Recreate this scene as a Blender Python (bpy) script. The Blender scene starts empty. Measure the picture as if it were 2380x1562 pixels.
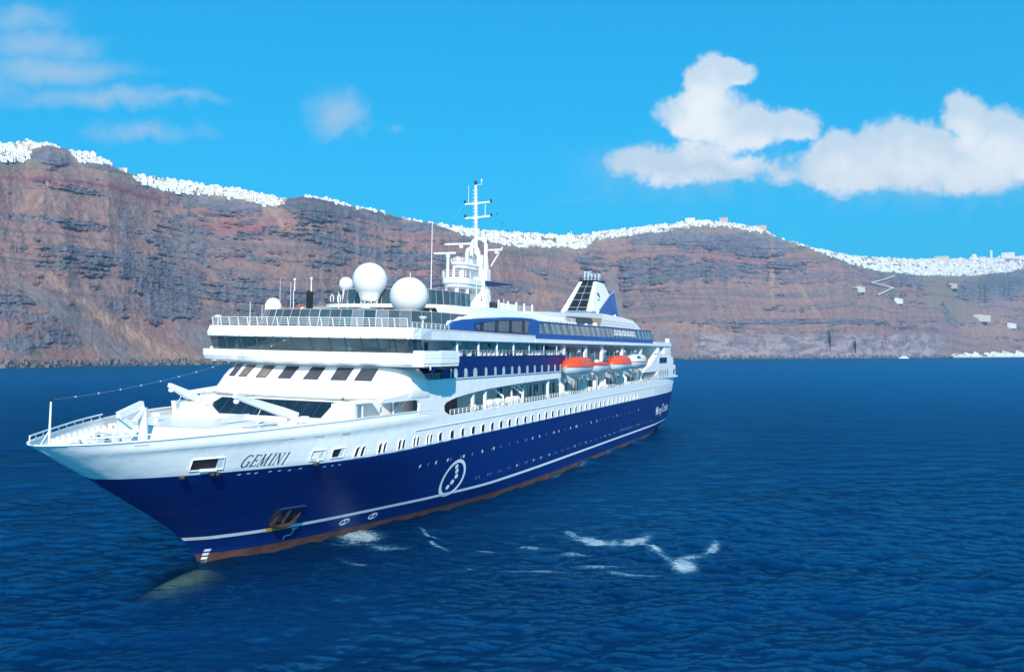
import bpy, bmesh, math, random
import numpy as np
from mathutils import Matrix, Vector
random.seed(7); rng = np.random.default_rng(11)
C = bpy.context.scene.collection
sc = bpy.context.scene

# ---------------------------------------------------------------- camera
CAMH = 17.45
FD = 2039.5                      # focal length over the 2380 px wide frame
cam = bpy.data.cameras.new('camera'); co = bpy.data.objects.new('camera', cam); C.objects.link(co)
cam.sensor_width = 36; cam.lens = 30.85; cam.clip_start = 1; cam.clip_end = 30000
co.location = (0, 0, CAMH); co.rotation_euler = (math.radians(90 + 1.018), 0, 0)
sc.camera = co
# ---------------------------------------------------------------- colour management
sc.view_settings.view_transform = 'Standard'; sc.view_settings.look = 'None'
sc.view_settings.exposure = 0.34; sc.view_settings.gamma = 1.0
sc.view_settings.use_curve_mapping = False
# ---------------------------------------------------------------- sun and sky
SUNV = Vector((0.13, -1.0, 0)).normalized(); SUNEL = math.radians(32)
sdir = Vector((SUNV.x*math.cos(SUNEL), SUNV.y*math.cos(SUNEL), math.sin(SUNEL)))
sun = bpy.data.lights.new('sun', 'SUN'); so = bpy.data.objects.new('sun', sun); C.objects.link(so)
sun.energy = 4.9; sun.angle = math.radians(0.5); sun.color = (1.0, 0.935, 0.86)
so.rotation_euler = sdir.to_track_quat('Z', 'Y').to_euler(); so.location = (0, 0, 300)

def N(nt, typ, **kw):
    n = nt.nodes.new(typ)
    for k, v in kw.items():
        if k.startswith('i_'): n.inputs[k[2:].replace('_', ' ')].default_value = v
        else: setattr(n, k, v)
    return n
def M(nt, op, a, b=None, c=None, clamp=False):
    n = nt.nodes.new('ShaderNodeMath'); n.operation = op; n.use_clamp = clamp
    for i, x in enumerate((a, b, c)):
        if x is None: continue
        if isinstance(x, (int, float)): n.inputs[i].default_value = x
        else: nt.links.new(x, n.inputs[i])
    return n.outputs[0]
def MIX(nt, f, a, b, blend='MIX'):
    n = nt.nodes.new('ShaderNodeMix'); n.data_type = 'RGBA'; n.blend_type = blend
    for i, x in ((0, f), (6, a), (7, b)):
        if isinstance(x, (int, float)): n.inputs[i].default_value = x
        elif isinstance(x, tuple): n.inputs[i].default_value = (*x[:3], 1)
        else: nt.links.new(x, n.inputs[i])
    return n.outputs[2]
def SS(nt, x, lo, hi):
    n = nt.nodes.new('ShaderNodeMapRange'); n.interpolation_type = 'SMOOTHSTEP'
    nt.links.new(x, n.inputs[0]); n.inputs[1].default_value = lo; n.inputs[2].default_value = hi
    return n.outputs[0]

world = bpy.data.worlds.new('World'); sc.world = world; world.use_nodes = True
nt = world.node_tree; nt.nodes.clear()
wout = N(nt, 'ShaderNodeOutputWorld'); bg = N(nt, 'ShaderNodeBackground'); bg.inputs[1].default_value = 0.14
sky = N(nt, 'ShaderNodeTexSky'); sky.sky_type = 'NISHITA'; sky.sun_disc = False
sky.sun_elevation = SUNEL; sky.sun_rotation = math.atan2(SUNV.x, SUNV.y) % (2*math.pi)
sky.altitude = 0; sky.air_density = 1.0; sky.dust_density = 0.6; sky.ozone_density = 2.0
tc = N(nt, 'ShaderNodeTexCoord'); sp = N(nt, 'ShaderNodeSeparateXYZ'); nt.links.new(tc.outputs['Generated'], sp.inputs[0])
hs = N(nt, 'ShaderNodeHueSaturation'); hs.inputs['Saturation'].default_value = 1.25
hs.inputs['Hue'].default_value = 0.485
nt.links.new(sky.outputs[0], hs.inputs['Color'])
gm = N(nt, 'ShaderNodeGamma'); gm.inputs[1].default_value = .5; nt.links.new(hs.outputs[0], gm.inputs[0])
skyc = MIX(nt, 1.0, gm.outputs[0], (0.10, 1.50, 2.28), 'MULTIPLY')
yy = M(nt, 'MAXIMUM', sp.outputs[1], 0.05)
wv = N(nt, 'ShaderNodeTexNoise'); wv.inputs['Scale'].default_value = 22; wv.inputs['Detail'].default_value = 5; wv.inputs['Roughness'].default_value = .62; nt.links.new(tc.outputs['Generated'], wv.inputs['Vector'])
ws = N(nt, 'ShaderNodeSeparateColor'); nt.links.new(wv.outputs['Color'], ws.inputs[0])
U = M(nt, 'ADD', M(nt, 'DIVIDE', sp.outputs[0], yy), M(nt, 'MULTIPLY_ADD', ws.outputs[0], .044, -.022)); V = M(nt, 'ADD', M(nt, 'DIVIDE', sp.outputs[2], yy), M(nt, 'MULTIPLY_ADD', ws.outputs[1], .040, -.020))
def noise(vec, scale, detail=6, rough=.55, dist=0.):
    n = N(nt, 'ShaderNodeTexNoise'); n.inputs['Scale'].default_value = scale; n.inputs['Detail'].default_value = detail
    n.inputs['Roughness'].default_value = rough; n.inputs['Distortion'].default_value = dist
    nt.links.new(vec, n.inputs['Vector']); return n.outputs['Fac']
dirv = tc.outputs['Generated']
n1 = noise(dirv, 22, 8, .58, .2); n2 = noise(dirv, 5, 3, .5)
def clouds(blobs, vshift=0.0):
    acc = None
    for (x, y, a, b, wt) in blobs:
        u0 = (x - 1190)/FD; v0 = (817 - y)/FD; a /= FD; b /= FD
        du = M(nt, 'MULTIPLY', M(nt, 'SUBTRACT', U, u0), 1/a)
        dv = M(nt, 'MULTIPLY', M(nt, 'SUBTRACT', V, v0 - vshift), 1/b)
        r = M(nt, 'SQRT', M(nt, 'ADD', M(nt, 'MULTIPLY', du, du), M(nt, 'MULTIPLY', dv, dv)))
        d = M(nt, 'MULTIPLY_ADD', r, -wt, wt)
        acc = d if acc is None else M(nt, 'SMOOTH_MAX', acc, d, 0.12)
    return acc
PUFF = [(1650, 185, 58, 62, 1), (1712, 168, 48, 34, 1), (1640, 262, 98, 70, 1), (1725, 300, 130, 52, 1), (1850, 292, 62, 42, 1),
        (1580, 378, 170, 40, .8), (1690, 385, 90, 30, .7), (1945, 352, 76, 58, 1), (2000, 388, 190, 62, .95), (2110, 350, 150, 72, 1),
        (2255, 275, 52, 58, 1), (2325, 325, 95, 75, 1), (2240, 380, 180, 80, 1), (2410, 350, 90, 70, 1), (2600, 360, 190, 80, 1), (-420, 300, 220, 70, 1), (3100, 250, 240, 90, 1)]
SOFT = [(778, 262, 82, 62, 1.0), (925, 302, 30, 18, .5), (90, 105, 170, 45, .75), (40, 40, 130, 40, .5), (130, 165, 230, 34, .8), (240, 228, 210, 30, .8), (400, 228, 110, 16, .6), (330, 305, 130, 26, .7),
        (-150, 190, 200, 60, .9), (1700, 400, 260, 60, .35), (2150, 440, 260, 50, .4)]
nn = M(nt, 'MULTIPLY_ADD', n1, 1.5, -0.72)
d1 = M(nt, 'ADD', clouds(PUFF), nn)
m1 = SS(nt, d1, -0.18, 0.28)
n1b = noise(dirv, 13, 9, .66, 1.0)
d2 = M(nt, 'ADD', clouds(SOFT), M(nt, 'MULTIPLY_ADD', n1b, 1.4, -0.78))
m2 = M(nt, 'MULTIPLY', SS(nt, d2, -0.35, 0.85), 0.66)
ahead = SS(nt, sp.outputs[1], 0.05, 0.2)
# broken cloud over the rest of the sky
n3 = noise(dirv, 2.6, 9, .6, .4)
m3 = M(nt, 'MULTIPLY', SS(nt, n3, 0.60, 0.78), M(nt, 'SUBTRACT', 1.0, SS(nt, sp.outputs[1], 0.35, 0.75)))
m3 = M(nt, 'MULTIPLY', m3, SS(nt, sp.outputs[2], 0.02, .2))
thick = SS(nt, M(nt, 'ADD', clouds(PUFF, 0.022), nn), -0.25, 0.9)       # what the cloud is like a little lower: lit tops, greyer bases
cc = MIX(nt, M(nt, 'MULTIPLY', thick, M(nt, 'MULTIPLY_ADD', n1, .5, .7)), (3.9, 4.7, 5.3), (5.9, 6.0, 6.05))
col = MIX(nt, M(nt, 'MULTIPLY', M(nt, 'MULTIPLY', m1, ahead), .97), skyc, cc)
col = MIX(nt, M(nt, 'MULTIPLY', m2, ahead), col, (2.9, 3.8, 4.7))
col = MIX(nt, m3, col, (3.6, 4.1, 4.5))
nt.links.new(col, bg.inputs[0]); nt.links.new(bg.outputs[0], wout.inputs[0])

# ---------------------------------------------------------------- materials
MATS = {}
def mat(name, col, rough=.5, metal=0., var=.0, scale=1., bump=0., bscale=8., spec=.5, alpha=1., coat=0.):
    if name in MATS: return MATS[name]
    m = bpy.data.materials.new(name); m.use_nodes = True; t = m.node_tree; b = t.nodes['Principled BSDF']
    b.inputs['Roughness'].default_value = rough; b.inputs['Metallic'].default_value = metal
    b.inputs['Specular IOR Level'].default_value = spec
    b.inputs['Coat Weight'].default_value = coat
    if alpha < 1: b.inputs['Alpha'].default_value = alpha
    g = N(t, 'ShaderNodeTexCoord')
    n = N(t, 'ShaderNodeTexNoise'); n.inputs['Scale'].default_value = scale; n.inputs['Detail'].default_value = 6
    t.links.new(g.outputs['Object'], n.inputs['Vector'])
    c2 = tuple(x*(1-var) for x in col)
    f = SS(t, n.outputs['Fac'], .3, .7)
    t.links.new(MIX(t, f, c2, col), b.inputs['Base Color'])
    if bump:
        n2 = N(t, 'ShaderNodeTexNoise'); n2.inputs['Scale'].default_value = bscale; n2.inputs['Detail'].default_value = 4
        t.links.new(g.outputs['Object'], n2.inputs['Vector'])
        bp = N(t, 'ShaderNodeBump'); bp.inputs['Strength'].default_value = bump; bp.inputs['Distance'].default_value = .05
        t.links.new(n2.outputs['Fac'], bp.inputs['Height']); t.links.new(bp.outputs[0], b.inputs['Normal'])
    MATS[name] = m; return m
def hullpaint(name, col, var, rust=0.0, rough=.28):
    """ship paint: weld seams and slightly dished plates, run-down stains"""
    m = mat(name, col, rough, var=0); t = m.node_tree; b = t.nodes['Principled BSDF']
    g = N(t, 'ShaderNodeTexCoord'); mp = N(t, 'ShaderNodeMapping'); t.links.new(g.outputs['Object'], mp.inputs[0])
    mp.inputs['Scale'].default_value = (1.6, 1.6, .22)
    n = N(t, 'ShaderNodeTexNoise'); n.inputs['Scale'].default_value = 1.2; n.inputs['Detail'].default_value = 8; t.links.new(mp.outputs[0], n.inputs['Vector'])
    n2 = N(t, 'ShaderNodeTexNoise'); n2.inputs['Scale'].default_value = .14; n2.inputs['Detail'].default_value = 4; t.links.new(g.outputs['Object'], n2.inputs['Vector'])
    f = M(t, 'MULTIPLY', SS(t, n.outputs['Fac'], .42, .75), SS(t, n2.outputs['Fac'], .35, .65))
    c = MIX(t, M(t, 'MULTIPLY', f, var), col, tuple(x*.55 for x in col))
    if rust: c = MIX(t, M(t, 'MULTIPLY', SS(t, n.outputs['Fac'], .66, .8), rust), c, (.20, .10, .05))
    t.links.new(c, b.inputs['Base Color'])
    s = N(t, 'ShaderNodeSeparateXYZ'); t.links.new(g.outputs['Object'], s.inputs[0])
    def seam(o, step, w):
        fr = M(t, 'FRACT', M(t, 'DIVIDE', o, step)); return M(t, 'LESS_THAN', M(t, 'ABSOLUTE', M(t, 'SUBTRACT', fr, .5)), w/step)
    sm = M(t, 'MAXIMUM', seam(s.outputs[0], 6.1, .02), seam(s.outputs[2], 2.05, .02))
    c = MIX(t, M(t, 'MULTIPLY', sm, .11), c, (.12, .14, .17)); t.links.new(c, b.inputs['Base Color'])
    n3 = N(t, 'ShaderNodeTexNoise'); n3.inputs['Scale'].default_value = .55; n3.inputs['Detail'].default_value = 2; t.links.new(g.outputs['Object'], n3.inputs['Vector'])
    h = M(t, 'ADD', M(t, 'MULTIPLY', n3.outputs['Fac'], 1.0), M(t, 'MULTIPLY', sm, .12))
    bp = N(t, 'ShaderNodeBump'); bp.inputs['Strength'].default_value = .55; bp.inputs['Distance'].default_value = .12
    t.links.new(h, bp.inputs['Height']); t.links.new(bp.outputs[0], b.inputs['Normal'])
    return m
WHITE = hullpaint('white_paint', (.93, .91, .88), .16, .10)
WHITE2 = mat('white_gloss', (.84, .82, .79), .35, var=.04, scale=.6)
BLUE = hullpaint('blue_paint', (.0005, .018, .135), .35, .0, .42); BLUE.node_tree.nodes['Principled BSDF'].inputs['Specular IOR Level'].default_value = .28
BLUE2 = mat('blue_upper', (.012, .09, .38), .35, var=.15, scale=.5)
NAVY = mat('navy_trim', (.01, .03, .12), .4)
RED = mat('antifouling', (.12, .048, .04), .7, var=.45, scale=.8, bump=.2)
STRIPE = mat('stripe_paint', (.78, .80, .82), .4, var=.05, scale=.7)
GREY = mat('grey_paint', (.42, .45, .48), .5, var=.15, scale=.7)
LGREY = mat('pale_grey_paint', (.66, .70, .73), .5, var=.08, scale=.7)
DARK = mat('opening_shade', (.012, .014, .018), .6)
BLACK = mat('black_paint', (.015, .016, .018), .5, var=.2)
GLASS = mat('dark_glass', (.012, .022, .032), .05, spec=.9, var=.5, scale=.35)
GLASSG = mat('grey_glass', (.17, .19, .22), .12, spec=.7, var=.35, scale=.5)
GLASST = mat('tinted_screen', (.045, .10, .125), .05, spec=.8, var=.4, scale=.3, alpha=.74)
GLASSF = mat('front_glass', (.055, .06, .075), .12, spec=.5, var=.3, scale=.5)
GLASSB = mat('smoked_screen', (.085, .105, .12), .08, spec=.7, var=.35, scale=.25, alpha=.93)
CURT = mat('curtained_pane', (.62, .72, .66), .2, var=.25, scale=.9)
CREAM = mat('cream_blind', (.24, .20, .14), .3, var=.5, scale=1.2)
MAROON = mat('maroon_wood', (.10, .02, .02), .5, var=.3)
ORANGE = mat('orange_grp', (.85, .085, .02), .38, var=.12, scale=1.3)
CANREC = mat('boat_white', (.76, .78, .78), .35, var=.1, scale=1.1)
TEAL = mat('teal_door', (.08, .30, .36), .3, var=.2)
DECKB = mat('blue_deck', (.015, .33, .60), .6, var=.25, scale=.8)
DECKG = mat('green_deck', (.10, .20, .16), .7, var=.3)
TAN = mat('tan_canvas', (.52, .36, .22), .7, var=.1)
STEEL = mat('bright_steel', (.72, .73, .74), .3, .7, var=.1)
RUST = mat('rusty_steel', (.055, .028, .024), .8, var=.6, scale=2., bump=.4)
YEL = mat('yellow_paint', (.70, .38, .03), .5)
SKIN = mat('skin', (.50, .30, .21), .6)

# ---------------------------------------------------------------- ship frame:  s metres aft of the stem head, t metres to port, z metres up
HD = math.radians(21.414715); HEEL = math.radians(1.2)
AFT = Vector((math.sin(HD), math.cos(HD), 0)); PT = Vector((math.cos(HD), -math.sin(HD), 0)); UP = Vector((0, 0, 1))
P2 = math.cos(HEEL)*PT - math.sin(HEEL)*UP; U2 = math.cos(HEEL)*UP + math.sin(HEEL)*PT
B0 = Vector((-31.82927, 58.03777, 0.0))
SM = Matrix(((-AFT.x, P2.x, U2.x, B0.x), (-AFT.y, P2.y, U2.y, B0.y), (-AFT.z, P2.z, U2.z, B0.z), (0, 0, 0, 1)))

def link(o, parent=None):
    C.objects.link(o)
    if parent is not None: o.parent = parent
    return o
def tag(o, label=None, cat=None, group=None, kind=None):
    if label: o['label'] = label
    if cat: o['category'] = cat
    if group: o['group'] = group
    if kind: o['kind'] = kind
    return o
def thing(name, label, cat, s=0, t=0, z=0, group=None, base=None, rz=0):
    o = bpy.data.objects.new(name, None); C.objects.link(o); o.empty_display_size = .5
    o.matrix_world = base if base is not None else SM @ Matrix.Translation((-s, t, z)) @ Matrix.Rotation(rz, 4, 'Z')
    return tag(o, label, cat, group)

class MB:
    """collects faces in ship coordinates (s, t, z) and links them as one mesh"""
    def __init__(self): self.v = []; self.f = []; self.m = []
    def add(self, vs, fs, mi=0):
        o = len(self.v); self.v += [tuple(p) for p in vs]
        self.f += [tuple(i+o for i in f) for f in fs]; self.m += [mi]*len(fs); return self
    def box(self, s0, s1, t0, t1, z0, z1, mi=0):
        vs = [(s, t, z) for s in (s0, s1) for t in (t0, t1) for z in (z0, z1)]
        return self.add(vs, [(0, 1, 3, 2), (4, 6, 7, 5), (0, 4, 5, 1), (2, 3, 7, 6), (0, 2, 6, 4), (1, 5, 7, 3)], mi)
    def prism(self, poly, a, b, ax='t', mi=0):
        n = len(poly); g = {'t': lambda p, q: (p[0], q, p[1]), 'z': lambda p, q: (p[0], p[1], q), 's': lambda p, q: (q, p[0], p[1])}[ax]
        vs = [g(p, a) for p in poly] + [g(p, b) for p in poly]
        return self.add(vs, [tuple(range(n)), tuple(range(2*n-1, n-1, -1))] + [(i, (i+1) % n, n+(i+1) % n, n+i) for i in range(n)], mi)
    def tube(self, pts, r, n=8, mi=0, r2=None):
        pts = [Vector(p) for p in pts]; k = len(pts); vs = []
        for i, p in enumerate(pts):
            d = (pts[min(i+1, k-1)] - pts[max(i-1, 0)]).normalized()
            a = d.orthogonal().normalized() if abs(d.z) > .9 else d.cross(Vector((0, 0, 1))).normalized(); b = d.cross(a)
            rr = r if r2 is None else r + (r2-r)*i/(k-1)
            vs += [p + rr*(math.cos(q*2*math.pi/n)*a + math.sin(q*2*math.pi/n)*b) for q in range(n)]
        fs = [(i*n+q, i*n+(q+1) % n, (i+1)*n+(q+1) % n, (i+1)*n+q) for i in range(k-1) for q in range(n)]
        fs += [tuple(range(n)), tuple(range((k-1)*n+n-1, (k-1)*n-1, -1))]
        return self.add(vs, fs, mi)
    def lathe(self, prof, c, n=24, mi=0):
        vs = []; k = len(prof)
        for (r, z) in prof: vs += [(c[0]+r*math.cos(q*2*math.pi/n), c[1]+r*math.sin(q*2*math.pi/n), c[2]+z) for q in range(n)]
        fs = [(i*n+q, i*n+(q+1) % n, (i+1)*n+(q+1) % n, (i+1)*n+q) for i in range(k-1) for q in range(n)]
        fs += [tuple(range(n)), tuple(range((k-1)*n+n-1, (k-1)*n-1, -1))]
        return self.add(vs, fs, mi)
    def loft(self, rings, closed=False, caps=False, mi=0):
        n = len(rings[0]); vs = [p for r in rings for p in r]; e = n if closed else n-1
        fs = [(i*n+q, i*n+(q+1) % n, (i+1)*n+(q+1) % n, (i+1)*n+q) for i in range(len(rings)-1) for q in range(e)]
        if caps: fs += [tuple(range(n)), tuple(range(len(vs)-1, len(vs)-n-1, -1))]
        return self.add(vs, fs, mi)
    def plate(self, quad, th, mi=0):
        """quad (4+ points) thickened along its own normal"""
        q = [Vector(p) for p in quad]; nn_ = (q[1]-q[0]).cross(q[2]-q[0]).normalized()*th*.5; n = len(q)
        vs = [p+nn_ for p in q] + [p-nn_ for p in q]
        return self.add(vs, [tuple(range(n)), tuple(range(2*n-1, n-1, -1))] + [(i, (i+1) % n, n+(i+1) % n, n+i) for i in range(n)], mi)
    def mirror(self):
        o = len(self.v); self.v += [(a, -b, c) for a, b, c in self.v]
        self.f += [tuple(i+o for i in reversed(f)) for f in self.f]; self.m += self.m[:]; return self
    def mesh(self, name, mats, smooth=False, weld=False, flip=True, org=(0, 0, 0)):
        me = bpy.data.meshes.new(name); sg = -1 if flip else 1
        me.from_pydata([(sg*(a-org[0]), b-org[1], c-org[2]) for a, b, c in self.v], [], self.f)
        for x in (mats if isinstance(mats, (list, tuple)) else [mats]): me.materials.append(x)
        me.polygons.foreach_set('material_index', self.m)
        bm = bmesh.new(); bm.from_mesh(me)
        if weld: bmesh.ops.remove_doubles(bm, verts=bm.verts, dist=1e-4)
        bmesh.ops.recalc_face_normals(bm, faces=bm.faces)
        ng = [f for f in bm.faces if len(f.verts) > 4]
        if ng: bmesh.ops.triangulate(bm, faces=ng)
        for f in bm.faces: f.smooth = smooth
        bm.to_mesh(me); bm.free(); me.update(); return me
    def build(self, name, mats, parent=None, smooth=False, weld=False, label=None, flip=True, org=(0, 0, 0), kind=None):
        o = bpy.data.objects.new(name, self.mesh(name, mats, smooth, weld, flip, org)); link(o, parent)
        if parent is None and not kind: o.matrix_world = SM
        if tuple(org) != (0, 0, 0): o.location = (-org[0], org[1], org[2])
        if label: o['label'] = label
        if kind: o['kind'] = kind
        return o
def inst(me, name, parent, s=0, t=0, z=0, rz=0, mats=None, sc_=(1, 1, 1)):
    o = bpy.data.objects.new(name, me); link(o, parent); o.location = (-s, t, z); o.rotation_euler = (0, 0, rz); o.scale = sc_
    return o
# ================================================================ hull shape
LV = [
 (-4.0,16.6,150.,[(0,0),(3,.8),(10,2.8),(20,5.4),(40,9.2),(62,10.6),(110,10.6),(125,8.0),(134,4.0)]),
 (0.0,15.96,158.,[(0,0),(1.4,1.2),(4.2,2.5),(9.2,3.95),(17.5,5.9),(28,8.0),(44,10.2),(63,10.95),(115,10.95),(130,9.6),(142,7.8)]),
 (2.3,14.1,161.4,[(0,0),(1.8,1.7),(6,3.8),(12,5.7),(19,7.3),(28,9.2),(40,10.75),(56,11.0),(125,11.),(140,10.3),(147.3,9.6)]),
 (8.4,5.0,163.9,[(0,0),(.5,1.4),(2.2,3.1),(4.4,4.6),(6.9,5.85),(9.6,7.1),(12.5,8.3),(15.8,9.6),(21,10.65),(28,11),(135,11.),(150,10.7),(158.9,10.2)]),
 (12.,0.0,166.2,[(0,0),(.3,.8),(1.3,1.9),(3.2,3.2),(5.8,4.7),(9.3,6.5),(13,8.1),(17.5,9.6),(23,10.7),(31,11.),(135,11.),(155,10.8),(166.2,10.3)])]
def ztop(s):
    return np.interp(s, [0,3,6,9.3,13,18,24,30,38.6,39.6,40.6,73,128,142,160,167], [11.26,11.25,11.33,11.47,11.6,11.78,11.9,11.9,11.85,11.5,11.05,11.24,11.62,11.9,11.8,11.75])
def pch(x, xs, ys):
    xs = np.array(xs, float); ys = np.array(ys, float); h = np.diff(xs); d = np.diff(ys)/h
    m = np.zeros_like(xs); m[0] = d[0]; m[-1] = d[-1]
    for i in range(1, len(xs)-1):
        m[i] = 0 if d[i-1]*d[i] <= 0 else (h[i-1]+h[i])/(h[i-1]/d[i-1]+h[i]/d[i])
    x = np.clip(x, xs[0], xs[-1]); i = np.clip(np.searchsorted(xs, x, side='right')-1, 0, len(h)-1)
    q = (x-xs[i])/h[i]
    return ((1+2*q)*(1-q)**2)*ys[i]+q*(1-q)**2*h[i]*m[i]+q*q*(3-2*q)*ys[i+1]+q*q*(q-1)*h[i]*m[i+1]
ZS = [l[0] for l in LV]
def zlev(u, z):
    S0 = pch(np.array(z), ZS, [l[1] for l in LV]); S1 = np.interp(z, ZS, [l[2] for l in LV])
    B = [pch(u*(l[2]-l[1]), *zip(*l[3])) for l in LV]
    i = int(np.clip(np.searchsorted(ZS, z, side='right')-1, 0, len(ZS)-2)); q = (z-ZS[i])/(ZS[i+1]-ZS[i])
    return S0+u*(S1-S0), B[i]*(1-q)+B[i+1]*q
def hull_t(s, z):
    zl = z if z <= 8.4 else min(8.4+(z-8.4)*3.6/(float(ztop(s))-8.4), 12.)
    S0 = float(pch(np.array(zl), ZS, [l[1] for l in LV])); S1 = float(np.interp(zl, ZS, [l[2] for l in LV]))
    return float(zlev(np.array(min(max((s-S0)/(S1-S0), 0), 1)), zl)[1])
def hpt(s, z, off=.02):
    """point on the port shell plating, moved off along its normal"""
    a = Vector((s, hull_t(s, z), z)); b = Vector((s+.2, hull_t(s+.2, z), z)); c = Vector((s, hull_t(s, z+.15), z+.15))
    n = (b-a).cross(c-a); n = n.normalized() if n.length > 0 else Vector((0, 1, 0))
    if n.y < 0: n = -n
    return a + n*off

ship = thing('cruise_ship', 'large white and dark blue cruise ship named GEMINI on the sea below the cliffs', 'cruise ship')
us = np.concatenate([np.linspace(0, .03, 16)[:-1]**1.0, np.linspace(.03, .3, 60)[:-1], np.linspace(.3, 1, 90)])
us[:16] = .03*(np.linspace(0, 1, 16)**1.6)
zl = [-4, -2.5, -1.2, 0, .8, 1.6, 2.15, 2.45, 3.3, 4.3, 5.3, 6.3, 7.4, 8.4, 8.9, 9.4, 9.9, 10.4, 10.9, 11.25, 11.6, 12]
m = MB(); rows = []
for z in zl:
    s, b = zlev(us, z); zt = ztop(s)
    zr = np.full_like(s, z) if z <= 8.4 else 8.4+(z-8.4)/3.6*(zt-8.4)
    if z == 11.25: b = b+.24*np.clip(s/6, 0, 1)*np.clip((40-s)/10, 0, 1)
    rows.append([(float(s[i]), float(b[i]), float(zr[i])) for i in range(len(us))])
def rowmat(i):
    z = .5*(zl[i]+zl[i+1]); return 0 if z < .8 else (2 if 2.15 < z < 2.45 else (1 if z < 8.4 else 3))
for sd in (1, -1):
    for i in range(len(zl)-1):
        a = [(p[0], p[1]*sd, p[2]) for p in rows[i]]; b = [(p[0], p[1]*sd, p[2]) for p in rows[i+1]]
        m.loft([a, b], mi=rowmat(i))
for i in range(len(zl)-1):                 # transom
    a, b = rows[i][-1], rows[i+1][-1]
    m.add([(a[0], a[1], a[2]), (a[0], -a[1], a[2]), (b[0], -b[1], b[2]), (b[0], b[1], b[2])], [(0, 1, 2, 3)], rowmat(i))
hull = m.build('hull', [RED, BLUE, STRIPE, WHITE], ship, smooth=True, weld=True)
# bulbous bow under the surface
m = MB(); rr = []
for k in range(15):
    q = k/14; s = 8.6+q*13; r = 1.55*math.sin(min(1, .12+q*1.4)*math.pi/2)**.8
    if k == 0: r = .2
    rr.append([(s-.6, r*.85*math.cos(a), -2.15+r*1.0*math.sin(a)) for a in np.linspace(0, 2*math.pi, 17)[:-1]])
m.loft(rr, closed=True, caps=True); m.build('bulbous_bow', mat('bulb_paint', (.75, .52, .42), .7, var=.3), ship, smooth=True)

# decks inside the bulwark
def deck(name, z, s0, s1, mt, inset=.3, th=.12, step=1.5):
    S = np.arange(s0, s1+.01, step); mm = MB(); rg = []
    for s in S:
        b = max(hull_t(s, min(z, float(ztop(s))-.05))-inset, .03)
        rg.append([(s, b, z), (s, -b, z), (s, -b, z-th), (s, b, z-th)])
    mm.loft(rg, closed=True, caps=True); return mm.build(name, mt, ship)
deck('mooring_deck', 10.35, 3.2, 15.2, DECKB)
deck('forecastle_deck', 11.25, 14.0, 35.0, WHITE2)
deck('promenade_deck', 10.15, 34.0, 163.0, DECKG, step=3)
# sloping white breakwater between the two levels, with its dark top edge
m = MB(); A = []; B = []; CC = []
for t in np.linspace(-7.3, 7.3, 31):
    q = abs(t)/9.2; st = 11.2+5.2*q**2.2
    A.append((st-1.5*(1-q*.6), t, 10.3)); B.append((st, t, 11.62)); CC.append((st+.25, t, 11.62))
E_ = [(p[0]+1.6, p[1], 11.2) for p in CC]
m.loft([A, B, CC, E_]); m.build('breakwater', WHITE2, ship, smooth=False)
m = MB(); m.tube([(p[0], p[1], p[2]+.03) for p in B], .045, 6); m.build('breakwater_edge', GREY, ship)
# bulwark frames inside the bow
fr = MB(); fr.prism([(0, 0), (.75, 0), (.28, .95), (0, .95)], -.04, .04, 'z').v
fm = MB(); fm.add([(0-.07, 0, 0), (.07, 0, 0), (.07, .6, 0), (-.07, .6, 0), (-.07, 0, 1), (.07, 0, 1), (.07, .22, 1), (-.07, .22, 1)],
                  [(0, 1, 2, 3), (4, 7, 6, 5), (0, 4, 5, 1), (1, 5, 6, 2), (2, 6, 7, 3), (3, 7, 4, 0)])
fme = fm.mesh('bulwark_frame', WHITE2)
for s in np.arange(3.6, 14.5, 1.0):
    b = hull_t(s, 10.35)-.16
    inst(fme, 'bulwark_frame', ship, s, -b, 10.35, sc_=(1, 1, .9))
# gunwale cap and bow rail
for sd in (1, -1):
    pts = [(s, sd*(hull_t(s, float(ztop(s)))-.06), float(ztop(s))+.02) for s in np.concatenate([[.02, .2, .5, 1], np.arange(2, 38, 1.)])]
    m = MB(); rg = [[(p[0], p[1]+a, p[2]+b) for a, b in ((-.16, -.04), (.11, -.04), (.11, .05), (-.16, .05))] for p in pts]
    m.loft(rg, closed=True, caps=True); m.build('gunwale', WHITE2, ship)
def railing(name, path, h, bars, every, mt, parent=ship, r=.025, post=.035, rake=0.):
    """path: list of points; posts are parts of their own, the bars are one part"""
    P = [Vector(p) for p in path]; m = MB()
    for k in range(bars):
        hh = h*(k+1)/bars; m.tube([p+Vector((-rake*hh, 0, hh)) for p in P], r if k < bars-1 else r*1.4, 5)
    o = m.build(name, mt, parent)
    pm = MB().tube([(0, 0, 0), (-rake*h, 0, h)], post, 5).mesh(name+'_post', mt)
    L = 0; nxt = 0
    for a, b in zip(P[:-1], P[1:]):
        d = (b-a).length
        while nxt <= L+d:
            p = a+(b-a)*((nxt-L)/d); q = bpy.data.objects.new('railing_post', pm); link(q, o); q.location = (-p.x, p.y, p.z); nxt += every
        L += d
    return o
for sd in (1, -1):
    railing('bow_railing', [(s, sd*(hull_t(s, float(ztop(s)))-.12), float(ztop(s))) for s in (1.2, 2, 3, 4.5, 6, 7.5, 9, 10.5, 12, 13.5)], .42, 1, 1.5, WHITE2, r=.045, post=.045)

# jackstaff
m = MB(); m.tube([(1.27, 0, 10.9), (1.36, 0, 14.15)], .085, 8, r2=.06).tube([(.5, 0, 11.1), (1.25, 0, 12.1)], .035, 6); js = m.build('jackstaff', WHITE2, ship)
MB().lathe([(.01, .3), (.1, .28), (.1, 0), (.01, -.02)], (1.36, 0, 14.1), 10).build('jackstaff_lamp', BLACK, js)

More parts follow.
